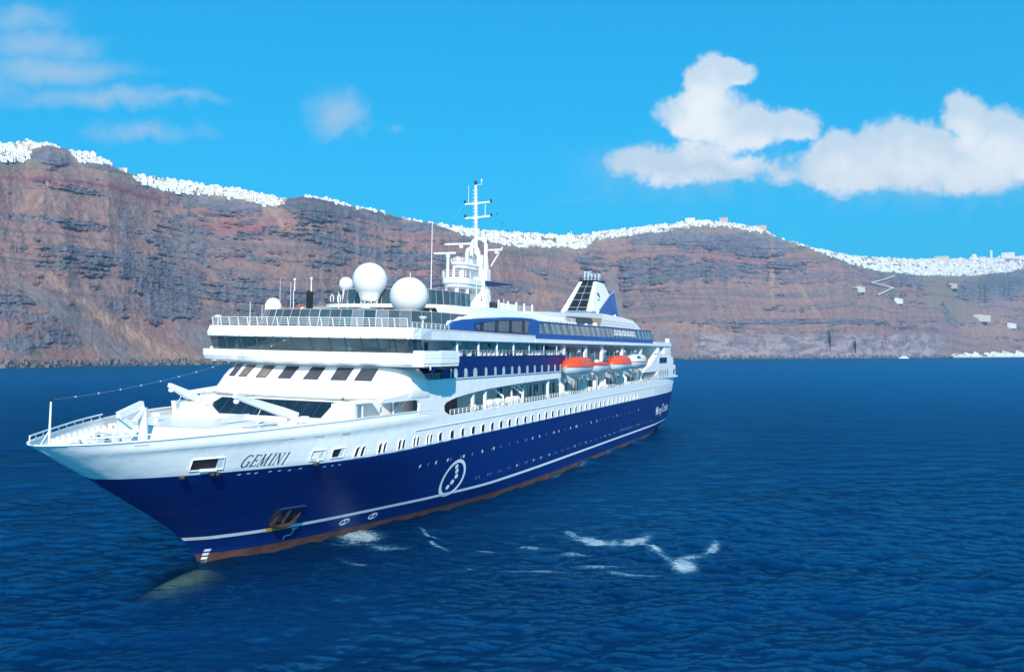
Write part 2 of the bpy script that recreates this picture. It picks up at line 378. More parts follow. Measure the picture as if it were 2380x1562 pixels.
# ---------------------------------------------------------------- marks on the hull
def hullpoly(mm, pts, off=.025, mi=0):
    mm.add([hpt(s, z, off) for s, z in pts], [tuple(range(len(pts)))], mi)
def hullquad(mm, s0, s1, z0, z1, off=.025, nx=4, slant=0., mi=0):
    g = [[hpt(s0+(s1-s0)*i/nx+slant*(z-z0), z, off) for i in range(nx+1)] for z in (z0, z1)]
    mm.loft(g, mi=mi)
# the name, drawn as thin italic roman capitals: strokes in a unit cell
def strokes(ch):
    K, T = .16, .06
    L = {'I': [((.25, 0), (.25, 1), K)], 'E': [((.2, 0), (.2, 1), K), ((.2, .96), (.72, .96), T), ((.2, .5), (.58, .5), T), ((.2, .04), (.75, .04), T), ((.72, .96), (.72, .80), T), ((.75, .04), (.77, .22), T), ((.58, .6), (.58, .4), T)],
         'M': [((.12, 0), (.2, 1), T), ((.2, 1), (.56, .03), K), ((.56, .03), (.92, 1), T), ((.92, 1), (.98, 0), K)],
         'N': [((.15, 0), (.15, 1), T), ((.15, 1), (.82, .02), K), ((.82, 0), (.82, 1), T)]}
    ser = {'I': [(.25, 0), (.25, 1)], 'E': [(.2, 0), (.2, 1)], 'M': [(.12, 0), (.98, 0), (.17, 1), (.95, 1)], 'N': [(.15, 0), (.12, 1), (.82, 1)]}
    if ch == 'G':
        o = []; P = [(.5+.42*math.cos(a), .5+.5*math.sin(a)) for a in np.linspace(.75, 2*math.pi-.5, 18)]
        for i, (a, b) in enumerate(zip(P[:-1], P[1:])): o.append((a, b, T+(K-T)*math.sin(math.pi*(i+.5)/17)**1.5))
        o += [((.86, .02), (.86, .42), K), ((.66, .42), (1.0, .42), T), (P[0], (P[0][0]+.02, .98), T)]
        return o
    return L[ch] + [((x-.16, y*.97+.015), (x+.16, y*.97+.015), .045) for x, y in ser[ch]]
m = MB(); x = 0
for ch, wd in zip('GEMINI', (1.0, .84, 1.18, .52, 1.02, .5)):
    for (a, b, th) in strokes(ch):
        a = Vector((a[0]*.74+x, a[1])); b = Vector((b[0]*.74+x, b[1])); d = (b-a).normalized(); nn2 = Vector((-d.y, d.x))*th*.5*.8
        q = [a-nn2-d*.01, b-nn2+d*.01, b+nn2+d*.01, a+nn2-d*.01]
        m.add([hpt(12.75+(p.x*.86+p.y*.22)*.985, 8.72+(p.x*-.012)+p.y*.95, .03) for p in q], [(0, 1, 2, 3)])
    x += wd*.86
m.build('ship_name', mat('name_paint', (.03, .09, .16), .5), ship, label='ship name GEMINI in thin dark italic letters')
# line name at the stern
def text_on_hull(txt, s0, z0, hgt, xs, name, mt, body=1.0):
    cu = bpy.data.curves.new('txt', 'FONT'); cu.body = txt; cu.size = 1; cu.offset = .012; cu.resolution_u = 3
    o = bpy.data.objects.new('txt', cu); C.objects.link(o)
    me = bpy.data.meshes.new_from_object(o.evaluated_get(bpy.context.evaluated_depsgraph_get()))
    bpy.data.objects.remove(o); mm = MB()
    vs = [hpt(s0+v.co.x*xs, z0+v.co.y*hgt, .03) for v in me.vertices]
    mm.add(vs, [tuple(p.vertices) for p in me.polygons]); bpy.data.meshes.remove(me)
    return mm.build(name, mt, ship)
text_on_hull('Miray', 142.6, 4.15, 2.55, 3.2, 'line_name', STRIPE)
text_on_hull('Cruises', 150.4, 4.35, 2.6, 2.95, 'line_name', STRIPE)
# oval emblem with five dots
m = MB(); cs, cz = 43.75, 4.05
def emb(a, rs, rz): # tilted oval
    return (cs+rs*math.cos(a)*1.0+rz*math.sin(a)*.12, cz+rz*math.sin(a)+rs*math.cos(a)*.0)
n = 40
o1 = [hpt(*emb(2*math.pi*i/n, 2.35, 2.02), .03) for i in range(n)]; i1 = [hpt(*emb(2*math.pi*i/n, 1.95, 1.66), .03) for i in range(n)]
m.loft([o1, i1], closed=True)
for (ds, dz, r) in ((.05, 1.25, .27), (.35, .72, .27), (.55, .12, .28), (.05, -.45, .28), (-.55, -.95, .27)):
    m.add([hpt(cs+ds+r*1.25*math.cos(a), cz+dz+r*math.sin(a), .03) for a in np.linspace(0, 2*math.pi, 15)[:-1]], [tuple(range(14))])
m.build('emblem', STRIPE, ship, label='white oval emblem with a curved row of five dots')
for (s, z) in ((28.9, 1.62), (32.7, 1.58)):
    m = MB(); m.add([hpt(s+.62*math.cos(a), z+.34*math.sin(a), .03) for a in np.linspace(0, 2*math.pi, 19)[:-1]], [tuple(range(18))])
    for d in (-.26, .26): m.add([hpt(s+d+.2*math.cos(a), z+.16*math.sin(a), .04) for a in np.linspace(0, 2*math.pi, 11)[:-1]], [tuple(range(10))], 1)
    m.build('thruster_mark', [STRIPE, BLUE], ship)
m = MB()
for k in range(4): hullquad(m, 15.98+k*.05, 16.35+k*.04, 1.0-k*.36, 1.22-k*.36, .03, 1)
m.build('draft_mark', STRIPE, ship)
m = MB(); hullquad(m, 22.6, 23.3, 1.95, 2.05, .03, 1); hullquad(m, 22.9, 23.0, 1.4, 2.0, .03, 1); hullquad(m, 22.35, 22.95, 1.35, 1.45, .03, 1); hullquad(m, 22.3, 22.4, 1.05, 1.4, .03, 1)
m.build('thruster_mark', STRIPE, ship)
# yellow section of the stripe under the anchor
m = MB(); hullquad(m, 19.9, 22.0, 2.13, 2.47, .03, 6); m.build('stripe_patch', YEL, ship)
# anchor pocket with its anchor
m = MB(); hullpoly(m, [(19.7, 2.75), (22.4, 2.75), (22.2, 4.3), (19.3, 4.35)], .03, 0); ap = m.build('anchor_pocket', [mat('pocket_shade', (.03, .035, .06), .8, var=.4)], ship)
m = MB()
c = hpt(20.9, 3.5, .25); e = hpt(20.7, 4.1, .2)
m.tube([hpt(20.9, 2.9, .25), hpt(20.75, 4.2, .15)], .13, 8)
m.tube([hpt(19.8, 3.1, .3), hpt(20.3, 2.85, .4), hpt(20.9, 2.8, .4), hpt(21.5, 2.85, .4), hpt(22.0, 3.1, .3)], .2, 8)
m.tube([hpt(19.85, 3.1, .3), hpt(19.8, 3.85, .3)], .2, 7, r2=.05).tube([hpt(21.9, 3.1, .3), hpt(21.95, 3.85, .3)], .2, 7, r2=.05)
m.build('anchor', RUST, ap); 
m = MB(); g = [[hpt(19.7+(22.1-19.7)*i/8, 4.28+o, .03+q) for i in range(9)] for o, q in ((0, 0), (.0, .2), (.1, .2), (.1, 0))]
m.loft(g).build('pocket_lip', NAVY, ap)
# mooring ports
def mooring(pts, sill=True):
    m = MB(); hullpoly(m, pts, .02, 0); f = m.build('mooring_port', DARK, ship)  # flat dark patch on the plating, painted for the shade inside the opening
    q = [hpt(s, z, .06) for s, z in pts]; m = MB()
    m.tube(q+[q[0]], .05, 5); m.build('port_rim', WHITE2, f)
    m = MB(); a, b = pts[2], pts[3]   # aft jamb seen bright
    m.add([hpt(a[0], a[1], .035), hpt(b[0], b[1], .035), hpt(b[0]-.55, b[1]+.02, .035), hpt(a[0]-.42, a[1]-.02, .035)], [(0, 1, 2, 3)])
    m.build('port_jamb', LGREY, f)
    if sill: MB().tube([hpt(pts[0][0]+.7, pts[0][1]+.0, .12), hpt(pts[3][0]-.5, pts[3][1]+.0, .12)], .13, 8).build('fairlead', WHITE2, f)
mooring([(9.25, 8.78), (9.1, 9.66), (11.3, 9.68), (11.6, 8.75)])
mooring([(18.5, 8.74), (18.5, 9.57), (19.85, 9.58), (19.75, 8.72)])
mooring([(20.55, 8.76), (20.6, 9.5), (22.0, 9.58), (21.85, 8.76)], False)
for (s, z) in ((9.05, 8.35), (11.0, 8.4), (11.35, 8.38), (19.2, 8.42)):
    p = hpt(s, z, .12); MB().lathe([(.05, -.12), (.26, -.12), (.3, 0), (.26, .12), (.05, .12)], p, 12).build('roller_fairlead', BLACK, ship)
for (s, z) in ((13.2,8.1),(13.9,8.12),(14.5,8.1),(15.6,8.12),(16.4,8.1),(17.3,8.05),(18.2,8.1),(20.4,8.05),(21.2,8.05),(22.0,8.05)):
    m = MB(); m.add([hpt(s+.16*math.cos(a), z+.07*math.sin(a), .03) for a in np.linspace(0, 2*math.pi, 9)[:-1]], [tuple(range(8))]); m.build('scupper', LGREY, ship)
# freeing-port slots along the bow
for s0, s1 in ((4.8,5.7),(7.3,8.25),(9.9,10.9),(12.6,13.65),(15.4,16.4),(18.3,19.35),(21.3,22.2)):
    m = MB(); z0 = 10.86-.015*(s0-5)
    for dz in (0, .12): hullquad(m, s0, s1, z0+dz, z0+dz+.045, .02, 3, slant=.4)
    m.build('freeing_port', mat('slot_shade', (.25, .28, .30), .6), ship)
# windows of the white strake
def arch(w, h, n=5, ic=.5):
    P = [(-w/2, 0), (w/2, 0), (w/2, h-ic*w)]
    P += [(w/2*math.cos(a), h-ic*w+ic*w*math.sin(a)) for a in np.linspace(0, math.pi, n+2)[1:-1]]
    return P+[(-w/2, h-ic*w)]
def hull_window(s, w, h, z=8.58, pane=GLASS, slant=.0):
    P = arch(w, h, ic=.32); Po = arch(w+.12, h+.1, ic=.32)
    f = lambda P, dz, off: [hpt(s+x+slant*(y), z+dz+y, off) for x, y in P]
    m = MB(); a, b, c_ = f(Po, -.07, .0), f(Po, -.07, .075), f(P, 0, .075); d = f(P, 0, .012)
    m.loft([a, b, c_, d], closed=True); fo = m.build('window', WHITE2, ship)
    m = MB(); m.add(f(P, 0, .016), [tuple(range(len(P)))]); m.build('pane', pane, fo)
    m = MB(); m.add([hpt(s+w*.22+slant*.1, z+.03, .022), hpt(s+w*.48+slant*.1, z+.03, .022), hpt(s+w*.48+slant*h*.9, z+h*.85, .022), hpt(s+w*.22+slant*h*.9, z+h*.85, .022)], [(0, 1, 2, 3)])
    if random.random() < .35: m.build('curtain', LGREY, fo)
for s in (23.4, 24.15, 26.65, 27.45, 29.95, 30.7, 32.8, 33.5, 35.6, 36.35): hull_window(s, .5, .85, 8.6, GLASS, .22)
wins = [38.6+2.735*i for i in range(25)]
for i, s in enumerate(wins): hull_window(s, .95, .84, 8.58, random.choice([GLASS, GLASSG, GLASS]))
for s in np.arange(107, 128, 2.7): hull_window(s, .95, .84, 8.6, GLASSG)
for i in range(9):
    s = 141.2+i*2.2; m = MB(); hullquad(m, s, s+1.35, 8.75, 10.0, .03, 2); m.build('slot_window', LGREY, ship)
# portholes
pme = None
def porthole(s, z, r=.2, mt=None):
    m = MB(); m.add([hpt(s+r*math.cos(a), z+r*math.sin(a), .03) for a in np.linspace(0, 2*math.pi, 11)[:-1]], [tuple(range(10))])
    m.build('porthole', mt or random.choice([GLASSG, GLASSG, LGREY]), ship)
for s in (35.6, 37.2, 38.8, 41.3, 42.0, 44.3, 44.95, 47.06): porthole(s, 6.3)
for i, s in enumerate(np.arange(49.7, 127, 2.74)):
    porthole(s, 6.33)
    if i % 4 == 1: porthole(s+.62, 6.33)
for s in np.arange(48.9, 106, 2.95):
    if abs(s-45) > 3: porthole(s, 3.4, .17); 
    if int(s) % 3 == 0: porthole(s+.7, 3.4, .17)
for s in np.arange(108, 140, 1.6): porthole(s, 3.45, .15)
# mouldings that run along the white side
for (s0, s1, z0, z1) in ((33, 165, 10.05, 10.35),):
    for sd in (1, -1):
        m = MB(); S = np.linspace(s0, s1, 60)
        m.loft([[(s, sd*(hull_t(s, z0)+a), z0+(z1-z0)*(s-s0)/(s1-s0)+b) for a, b in ((0, -.06), (.07, -.03), (.07, .03), (0, .06))] for s in S], closed=True, caps=True)
        m.build('moulding', LGREY, ship)
# ================================================================ superstructure
def plan(sf, sa, w, n=3.2, k=18, z=0, bow=.0):
    """half outline (port) of a deckhouse from the centreline round to its after end"""
    P = []
    for a in np.linspace(0, 1, k):
        th = a*math.pi/2; t = w*math.sin(th)**(2/n); s = sf+(sa-sf)*0 + (min(sa-sf, 7.))*(1-math.cos(th)**(2/n))
        P.append((s, t, z))
    P.append((sa, w, z)); return P
def full(P): return [(s, -t, z) for s, t, z in reversed(P[1:])]+P
def both(fn):
    m = MB(); fn(m); m.mirror(); return m
# tier A: low house with the long dark window
def faceA(z): return 24.4+(z-11.6)*.9
m = MB(); rg = []
for z in (11.2, 11.6, 12.3, 13.15): rg.append(full([(faceA(z), t, z) for t in np.linspace(0, 8.3, 6)]+[(faceA(z)+.3, 8.9, z), (faceA(z)+1.4, 9.2, z), (36, 9.2, z)]))
m.loft(rg); m.build('lower_house', WHITE, ship)
def onA(t, z, o=.03): return (faceA(z)-o, t, z)
bp_ = [(-5.14, 11.55), (6.05, 11.62), (6.75, 13.03), (-5.9, 13.03), (-6.75, 12.35)]
m = MB(); m.add([onA(t, z) for t, z in bp_], [(0, 1, 2, 3, 4)]); lw = m.build('lounge_window', GLASS, ship)
m = MB(); m.tube([onA(t, z, .04) for t, z in bp_+bp_[:1]], .035, 5); m.build('window_trim', GREY, lw)
for k in range(9):
    t0 = -5.2+k*1.28; MB().tube([onA(t0, 11.6, .035), onA(t0+.28, 13.0, .035)], .022, 4).build('glazing_bar', NAVY, lw)
# tier B: rounded white front with seven windows
def faceB(t, z): return 26.9+(z-13.1)*1.1+.6*(min(abs(t), 9.2)/9)**2.5
m = MB(); rg = []
for z, w, dz in ((13.1, 11.02, 0), (13.3, 11.12, -.35), (14.0, 11.1, 0), (14.8, 10.95, 0), (15.4, 10.65, 0), (15.9, 10.15, 0), (16.25, 9.4, 0), (16.45, 8.5, .2), (16.55, 7.0, .8)):
    P = []
    for a in np.linspace(0, 1, 30):
        th = a*math.pi/2; t = w*math.sin(th)**(2/3.6); s = faceB(min(t, 9.2), z)+dz+(34.6-faceB(9, z))*(1-math.cos(th)**(2/3.6))*.92
        P.append((s, t, z))
    P.append((35.2+max(0, (16.3-z))*.2, w, z)); rg.append(full(P))
m.loft(rg); m.add([p for p in rg[0]], [tuple(range(len(rg[0])))]); m.add([p for p in rg[-1]], [tuple(range(len(rg[-1])))])
fb = m.build('front_house', WHITE, ship, smooth=False)
for p_ in fb.data.polygons: p_.use_smooth = True
try: fb.data.set_sharp_from_angle(angle=math.radians(35))
except Exception: pass
def sB(t, z):
    a = min(abs(t)/11.0, 1)**(3.6/2); th = math.asin(min(a, 1)); return faceB(abs(t), z)+(34.6-faceB(9, z))*(1-math.cos(th)**(2/3.6))*.92
def onB(t, z, o=.03): return (sB(t, z)-o, t, z+o*.5)
wb_ = [(-8.7,-7.79,-8.52,-7.61),(-7.02,-5.97,-6.89,-5.72),(-4.62,-3.38,-4.51,-3.19),(-1.9,-.46,-1.77,-.32),(1.03,2.61,1.24,2.66),(4.02,5.58,4.06,5.67),(6.43,7.97,6.49,8.02)]
for i, (a, b, c, d) in enumerate(wb_):
    q = [(a, 14.85), (b, 14.85), (d, 15.95), (c, 15.95)]
    m = MB(); m.tube([onB(t, z, .02) for t, z in q+q[:1]], .05, 5); f = m.build('front_window', NAVY, ship)
    m = MB(); g = [[onB(a+(b-a)*x, 14.85, .03) for x in np.linspace(0, 1, 4)], [onB(c+(d-c)*x, 15.95, .03) for x in np.linspace(0, 1, 4)]]; m.loft(g)
    m.build('pane', CREAM if i in (1, 2) else GLASSF, f)
for t in (-4, -.6, .2, 2.8, 6.5): 
    MB().lathe([(.04, -.06), (.13, -.05), (.13, .06), (.04, .07)], (faceB(t, 13.25)-.12, t, 13.35), 8).build('deck_light', GREY, ship)
# the open recess in the side, forward, with stair and teal doors behind
for sd in (1, -1):
    m = MB()
    m.prism([(26.0, 13.04), (33.3, 13.04), (33.75, 12.75), (33.85, 12.3), (33.6, 11.6), (35.0, 11.6), (39.6, 11.02), (39.3, 12.1), (39.75, 12.42), (41.2, 12.68), (42.6, 12.86), (45.7, 13.1), (50.8, 13.4), (60, 13.66), (70, 13.82), (77.6, 13.92), (77.6, 14.86), (35.2, 14.86), (35, 14.0), (26.9, 13.4)], sd*10.8, sd*11.03)
    m.build('side_plating', WHITE, ship)
m = MB(); m.box(23.4, 35, 8.0, 8.1, 11.25, 13.1); m.build('recess_wall', LGREY, ship)
m = MB(); m.box(23.2, 23.4, 7.9, 10.4, 11.25, 13.1); m.build('recess_wall', WHITE2, ship)
MB().box(22.9, 23.1, 8.4, 10.45, 11.2, 13.2).box(22.9, 27.5, 8.4, 10.5, 13.12, 13.22).build('recess_front', WHITE, ship)
for i, s in enumerate((24.6, 25.7, 26.8)): MB().box(s, s+.95, 8.1, 8.16, 11.3, 12.9).build('glazed_door', TEAL, ship)
for s in (27.9, 28.8): MB().box(s, s+.55, 8.1, 8.16, 11.4, 12.8).build('dark_door', GLASS, ship)
m = MB()
for k in range(9): m.box(30.6+k*.28, 30.95+k*.28, 9.0, 9.9, 11.5+k*.17, 11.55+k*.17)
m.build('stair_tread', GREY, ship)
m = MB(); m.tube([(30.3, 9.95, 11.9), (33.0, 9.95, 13.3)], .05, 5).tube([(30.3, 8.95, 11.9), (33.0, 8.95, 13.3)], .05, 5).tube([(30.3, 9.95, 11.45), (33.0, 9.95, 12.95)], .09, 5); m.build('stair_rail', WHITE2, ship)
for s in (24.4, 27.6, 29.9): MB().tube([(s, 10.3, 11.2), (s, 10.3, 13.1)], .08, 8).build('pillar', WHITE2, ship)
# blue window block, both sides
for sd in (1, -1):
    m = MB(); m.prism([(38.5, 14.87), (79.3, 14.72), (79.3, 17.2), (42.3, 17.2), (42.3, 16.25), (38.5, 16.25)], sd*7.9, sd*11.06)
    m.build('blue_block', BLUE2 if False else BLUE, ship)
bw = [40.6, 41.75, 44.3, 46.9, 49.9, 52.7, 55.35, 58.1, 60.5, 63.5, 66.25, 69.1, 71.85, 74.6, 77]
for i, s in enumerate(bw):
    w = 1.1 if i in (1, 2, 3, 8) else .88
    if i == 0: w = .4
    P = arch(w, 1.02, ic=.45); Po = arch(w+.1, 1.1, ic=.45); m = MB()
    m.loft([[(s+x, 11.06, 14.9+y) for x, y in Po], [(s+x, 11.12, 14.9+y) for x, y in Po], [(s+x, 11.12, 14.93+y) for x, y in P], [(s+x, 11.075, 14.93+y) for x, y in P]], closed=True)
    f = m.build('cabin_window', NAVY, ship); m = MB(); m.add([(s+x, 11.08, 14.93+y) for x, y in P], [tuple(range(len(P)))]); m.build('pane', CURT, f)
    if i % 3: MB().box(s-w*.5, s-w*.3, 11.085, 11.095, 14.96, 15.75).build('curtain', GLASS, f)
m = MB(); m.box(38.5, 79.3, 11.06, 11.16, 14.80, 14.90).mirror(); m.build('moulding', WHITE2, ship)
# dark open bay forward of the blue block
m = MB(); m.box(34.9, 38.6, 8.3, 8.4, 14.85, 16.3); m.build('bay_wall', GREY, ship)
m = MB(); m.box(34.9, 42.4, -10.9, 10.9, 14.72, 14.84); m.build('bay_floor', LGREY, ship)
MB().box(35.6, 36.5, 8.4, 8.45, 14.9, 16.2).build('dark_door', GLASS, ship); MB().box(37.2, 38.1, 8.4, 8.45, 15.2, 16.1).build('dark_door', MAROON, ship)
railing('bay_railing', [(35.1, 10.9, 14.84), (38.5, 10.9, 14.84)], .62, 3, .55, GREY)
# promenade: inner wall, ceiling, pillars, doors, rail
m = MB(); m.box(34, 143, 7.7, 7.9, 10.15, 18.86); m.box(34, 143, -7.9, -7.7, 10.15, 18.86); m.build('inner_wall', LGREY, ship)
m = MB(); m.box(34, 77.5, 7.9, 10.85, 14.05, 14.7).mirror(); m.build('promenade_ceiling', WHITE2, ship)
for s in (47.3, 50.8, 72.9): MB().box(s-.16, s+.16, 10.5, 10.82, 10.2, 14.1).build('pillar', WHITE2, ship)
MB().box(45.4, 47.3, 7.9, 7.98, 10.3, 13.0).build('double_door', MAROON, ship)
MB().box(47.6, 49.0, 7.9, 7.98, 10.3, 13.0).build('double_door', MAROON, ship)
for s in (40.4, 41.1, 41.8, 43.2, 43.7, 44.2): MB().box(s, s+.36, 7.9, 7.96, 11.2, 12.9).build('wall_vent', NAVY, ship)
i = 0
for s in np.arange(61, 131, 2.75):
    for d in (0, 1.0):
        f = MB().box(s+d, s+d+.72, 7.9, 7.96, 11.35, 13.0).build('promenade_window', GREY, ship)
        MB().box(s+d+.07, s+d+.65, 7.96, 7.98, 11.42, 12.93).build('pane', [GLASS, GLASS, CURT, GLASSG, GLASS][i % 5], f); i += 1
m = MB(); m.box(60, 131, 7.9, 7.95, 10.4, 11.2); m.build('wall_panel', mat('olive_panel', (.33, .34, .30), .6), ship)
MB().box(65.8, 66.6, 7.9, 7.99, 10.3, 12.6).build('fire_door', mat('red_door', (.45, .08, .07), .5), ship)
for (a, b) in ((41.0, 50.5), (51.2, 72.6), (73.2, 143)):
    railing('promenade_railing', [(s, 10.9, float(ztop(s))) for s in np.arange(a, b, 1.5)], .52, 3, 1.05, WHITE2, r=.022, post=.05)
# bright stowage lockers behind the rail
k = 0
for s in np.arange(79.5, 141, 1.45):
    if random.random() < .7:
        h = random.uniform(.35, .75); MB().box(s, s+random.uniform(.4, .9), 10.2, 10.7, 10.9, 11.35+h).build('deck_locker', random.choice([WHITE2, CANREC]), ship)
# boat deck structure: roof pillars and bent davit arms
for s in (80.0, 91.2, 100.8, 114.4, 129.6): 
    MB().box(s-.28, s+.28, 10.25, 10.75, 10.2, 18.9).build('roof_pillar', WHITE2, ship)
dv = MB()
for o in (-.17, .17):
    dv.prism([(8.0, 14.2), (8.0, 14.75), (9.9, 13.75), (10.85, 12.9), (10.85, 10.9), (10.4, 10.9), (10.4, 12.75), (9.6, 13.35)], o-.06, o+.06, 's')
dvme = dv.mesh('davit_arm', WHITE2)
for s in (78.9, 88.6, 96.4, 102.4, 111.2, 117.0, 124.6): inst(dvme, 'davit_arm', ship, s)
da = MB(); da.prism([(8.0, 17.7), (8.0, 18.5), (10.5, 18.1), (10.9, 17.65), (10.5, 17.5)], -.16, .16, 's'); dame = da.mesh('upper_davit', GREY)
for s in (79, 87.6, 102.6, 111.0, 116.2, 124.6): inst(dame, 'upper_davit', ship, s)
for s in np.arange(79.8, 131, 2.6):
    h = 1.25; MB().box(s, s+1.3, 7.9, 7.97, 16.9, 18.3).build('upper_window', random.choice([GLASS, GLASS, MAROON, GREY]), ship)
    MB().box(s+.2, s+1.1, 7.9, 7.97, 14.9, 16.0).build('upper_window', random.choice([GLASS, GLASSG]), ship)
m = MB()
for s in (81.5, 85, 104.5, 108, 118, 121): m.tube([(s, 8.0, 15.4), (s+1.0, 9.6, 14.9), (s+1.6, 10.4, 15.2)], .16, 6)
m.build('boat_cradle', BLACK, ship)
# cabin deck above the blue block
m = MB(); m.box(31, 79.3, -10.9, 10.9, 17.05, 17.19); m.build('cabin_deck', LGREY, ship)
m = MB(); m.box(32.5, 79.3, 8.3, 8.4, 17.19, 18.86); m.box(32.5, 79.3, -8.4, -8.3, 17.19, 18.86); m.build('cabin_wall', LGREY, ship)
for s, w, mt in ((33.0, 1.1, MAROON), (34.9, .5, GLASS), (36.9, .9, GLASS), (39.7, .7, MAROON), (56.6, .8, GLASS), (71.2, 1.9, GLASS), (73.9, .8, GLASS), (76.6, 2.4, GLASS)):
    MB().box(s, s+w, 8.4, 8.47, 17.3 if mt is MAROON else 17.55, 18.6).build('cabin_door', mt, ship)
for s in (42.5, 48.15, 53.6, 59.0): MB().tube([(s, 10.85, 17.2), (s, 10.85, 18.9)], .13, 8).build('pillar', WHITE2, ship)
for s in (64.6, 70.4, 75.9): MB().tube([(s, 10.85, 17.2), (s, 10.85, 18.9)], .07, 8).build('pillar', WHITE2, ship)
dvm = MB().prism([(8.4, 17.2), (10.3, 17.2), (10.05, 17.7), (9.3, 18.4), (8.9, 18.86), (8.4, 18.86)], -.05, .05, 's').mesh('balcony_divider', WHITE2)
for s in (44.4, 47.0, 50.4, 54.5, 58.3, 63.2, 66.8, 70.0): inst(dvm, 'balcony_divider', ship, s)
railing('cabin_railing', [(s, 10.95, 17.2) for s in np.arange(42.5, 79, 2)], .62, 2, 1.15, GREY, r=.02, post=.03)
for s in np.arange(43.2, 79, 1.35):
    if random.random() < .75: MB().box(s, s+random.uniform(.25, .5), 9.9, 10.3, 17.2, 17.2+random.uniform(.45, .75)).build('deck_chair', random.choice([WHITE2, WHITE2, CANREC]), ship)
m = MB(); m.tube([(42.9, 9.6, 17.5), (44.6, 10.3, 18.6)], .13, 6).tube([(43.4, 9.2, 17.5), (45.1, 9.9, 18.6)], .13, 6); m.build('folded_gangway', WHITE2, ship)

# ---------------------------------------------------------------- bridge
def faceW(t): return 29.2+1.3*(abs(t)/12)**2
T0, T1 = -10.9, 12.0
def onW(t, z, o=0): return (faceW(t)-(z-17.6)*.5-o, t, z)
ts = np.linspace(T0, T1, 25)
# floor, wings
m = MB(); rg = []
for z, o in ((16.15, 2.2), (16.25, .9), (16.5, .1), (16.9, -.15), (17.3, -.2), (17.52, -.2), (17.55, .1)):
    rg.append([(faceW(t)+o-.9*max(0, 1-(t/7.)**2)**.6*(1 if z < 17.4 else .15), t, z) for t in np.linspace(-12.4, 12.6, 41)])
m.loft(rg); bk = m.build('bridge_apron', WHITE, ship, smooth=False)
for sd, tt in ((1, 12.0), (-1, 10.9)):
    e = 13.3
    P = [(faceW(12)-.1, tt), (30.8, tt+.9), (33.6, e), (37.7, e), (37.7, 10.9), (31.5, 10.9)]
    m = MB(); m.prism([(a, sd*b) for a, b in P], 16.3, 16.62, 'z')
    w_ = m.build('bridge_wing', WHITE2, ship)
    Q = [(faceW(12)-.1, tt+.02), (30.8, tt+.9), (33.6, e), (37.7, e), (37.7, 11.1)]
    m = MB(); n = len(Q)
    for (a, b) in zip(Q[:-1], Q[1:]):
        m.plate([(a[0], sd*a[1], 16.6), (b[0], sd*b[1], 16.6), (b[0], sd*b[1], 17.72), (a[0], sd*a[1], 17.72)], .12)
    m.build('wing_bulwark', WHITE, w_)
    m = MB(); m.tube([(a, sd*b, 17.74) for a, b in Q], .06, 6).tube([(a, sd*(b+.05), 17.1) for a, b in Q], .035, 5); m.build('wing_capping', LGREY, w_)
    m = MB(); m.prism([(34.2, 16.29), (37.3, 16.29), (36.9, 16.0), (34.6, 16.0)], sd*12.4, sd*13.25); m.build('wing_lamp_box', BLACK, w_)
# glazing: separate raked panes with mullions
tp = np.concatenate([np.linspace(T0, 3.9, 8), np.linspace(3.9, T1, 6)[1:]])
for a, b in zip(tp[:-1], tp[1:]):
    m = MB(); m.loft([[onW(a+.07, 17.6, .0), onW(b-.07, 17.6, .0)], [onW(a+.07, 18.82, .0), onW(b-.07, 18.82, .0)]]); m.build('bridge_pane', GLASST, ship)
for a in tp: MB().tube([onW(a, 17.55, .02), onW(a, 18.9, .02)], .075, 4).build('bridge_mullion', mat('mullion', (.03, .06, .07), .4), ship)
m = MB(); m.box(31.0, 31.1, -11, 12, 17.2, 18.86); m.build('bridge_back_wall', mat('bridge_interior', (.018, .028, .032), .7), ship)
m = MB()
for t in (-7, -3.5, 0, 3.5, 6.0, 9.2): m.box(30.3, 30.9, t, t+1.8, 17.3, 17.95)
m.build('bridge_console', mat('console', (.10, .14, .16), .6), ship)
m = MB()
for t in (-8.2, -5.2, 1.5, 5.0): m.box(30.2, 30.4, t, t+.35, 17.6, 18.5)
m.build('bridge_blind', LGREY, ship)
m = MB(); m.loft([[(faceW(12)-.02, 12.02, 17.6), (32.2, 12.02, 17.6)], [(faceW(12)-.6, 12.02, 18.82), (31.6, 12.02, 18.82)]]); m.build('bridge_pane', GLASST, ship)
m = MB(); m.tube([onW(T1, 17.55, .02), (32.3, 12.0, 17.55), (31.7, 12.0, 18.9)], .09, 5); m.build('bridge_mullion', mat('mullion', (0, 0, 0)), ship)
# roof parapet over the bridge
m = MB(); rg = []; 
def roofline(z, o): return [(faceW(t)-.62-o, t, z) for t in np.linspace(T0-.35, T1+.25, 27)]
ro = [(31.5, T1+.25), (34, 11.7), (40, 11.25)]
for z, o in ((18.86, -.6), (18.86, 0), (19.2, .12), (19.93, -.28), (19.95, -.5), (19.7, -.6)):
    L_ = [(40, -11.1, z), (33, -11.25, z)]+roofline(z, o)+[(31.5, 12.25+(-.1 if z > 19.5 else 0), z), (35, 11.55, z), (40, 11.25, z), (66.0, 11.22, z if z < 19.3 else 19.3+(z-19.3)*.8)]
    rg.append(L_)
m.loft(rg); m.build('roof_parapet', WHITE, ship)
m = MB(); m.prism([(29.2, -10.5), (28.9, 0), (29.3, 11.6), (33, 11.7), (40, 11.1), (156, 11.0), (156, -11.0), (33, -11.1)], 18.87, 18.98, 'z'); m.build('sun_deck', mat('deck_grey', (.5, .52, .54), .7), ship)
m = MB(); m.prism([(29.9, -10.3), (29.0, 0), (29.9, 11.6), (33, 11.6), (40, 11.0), (66, 11.0), (66, -11.0), (33, -11.0)], 19.55, 19.65, 'z'); m.build('observation_deck', mat('deck_grey', (0,)*3), ship)
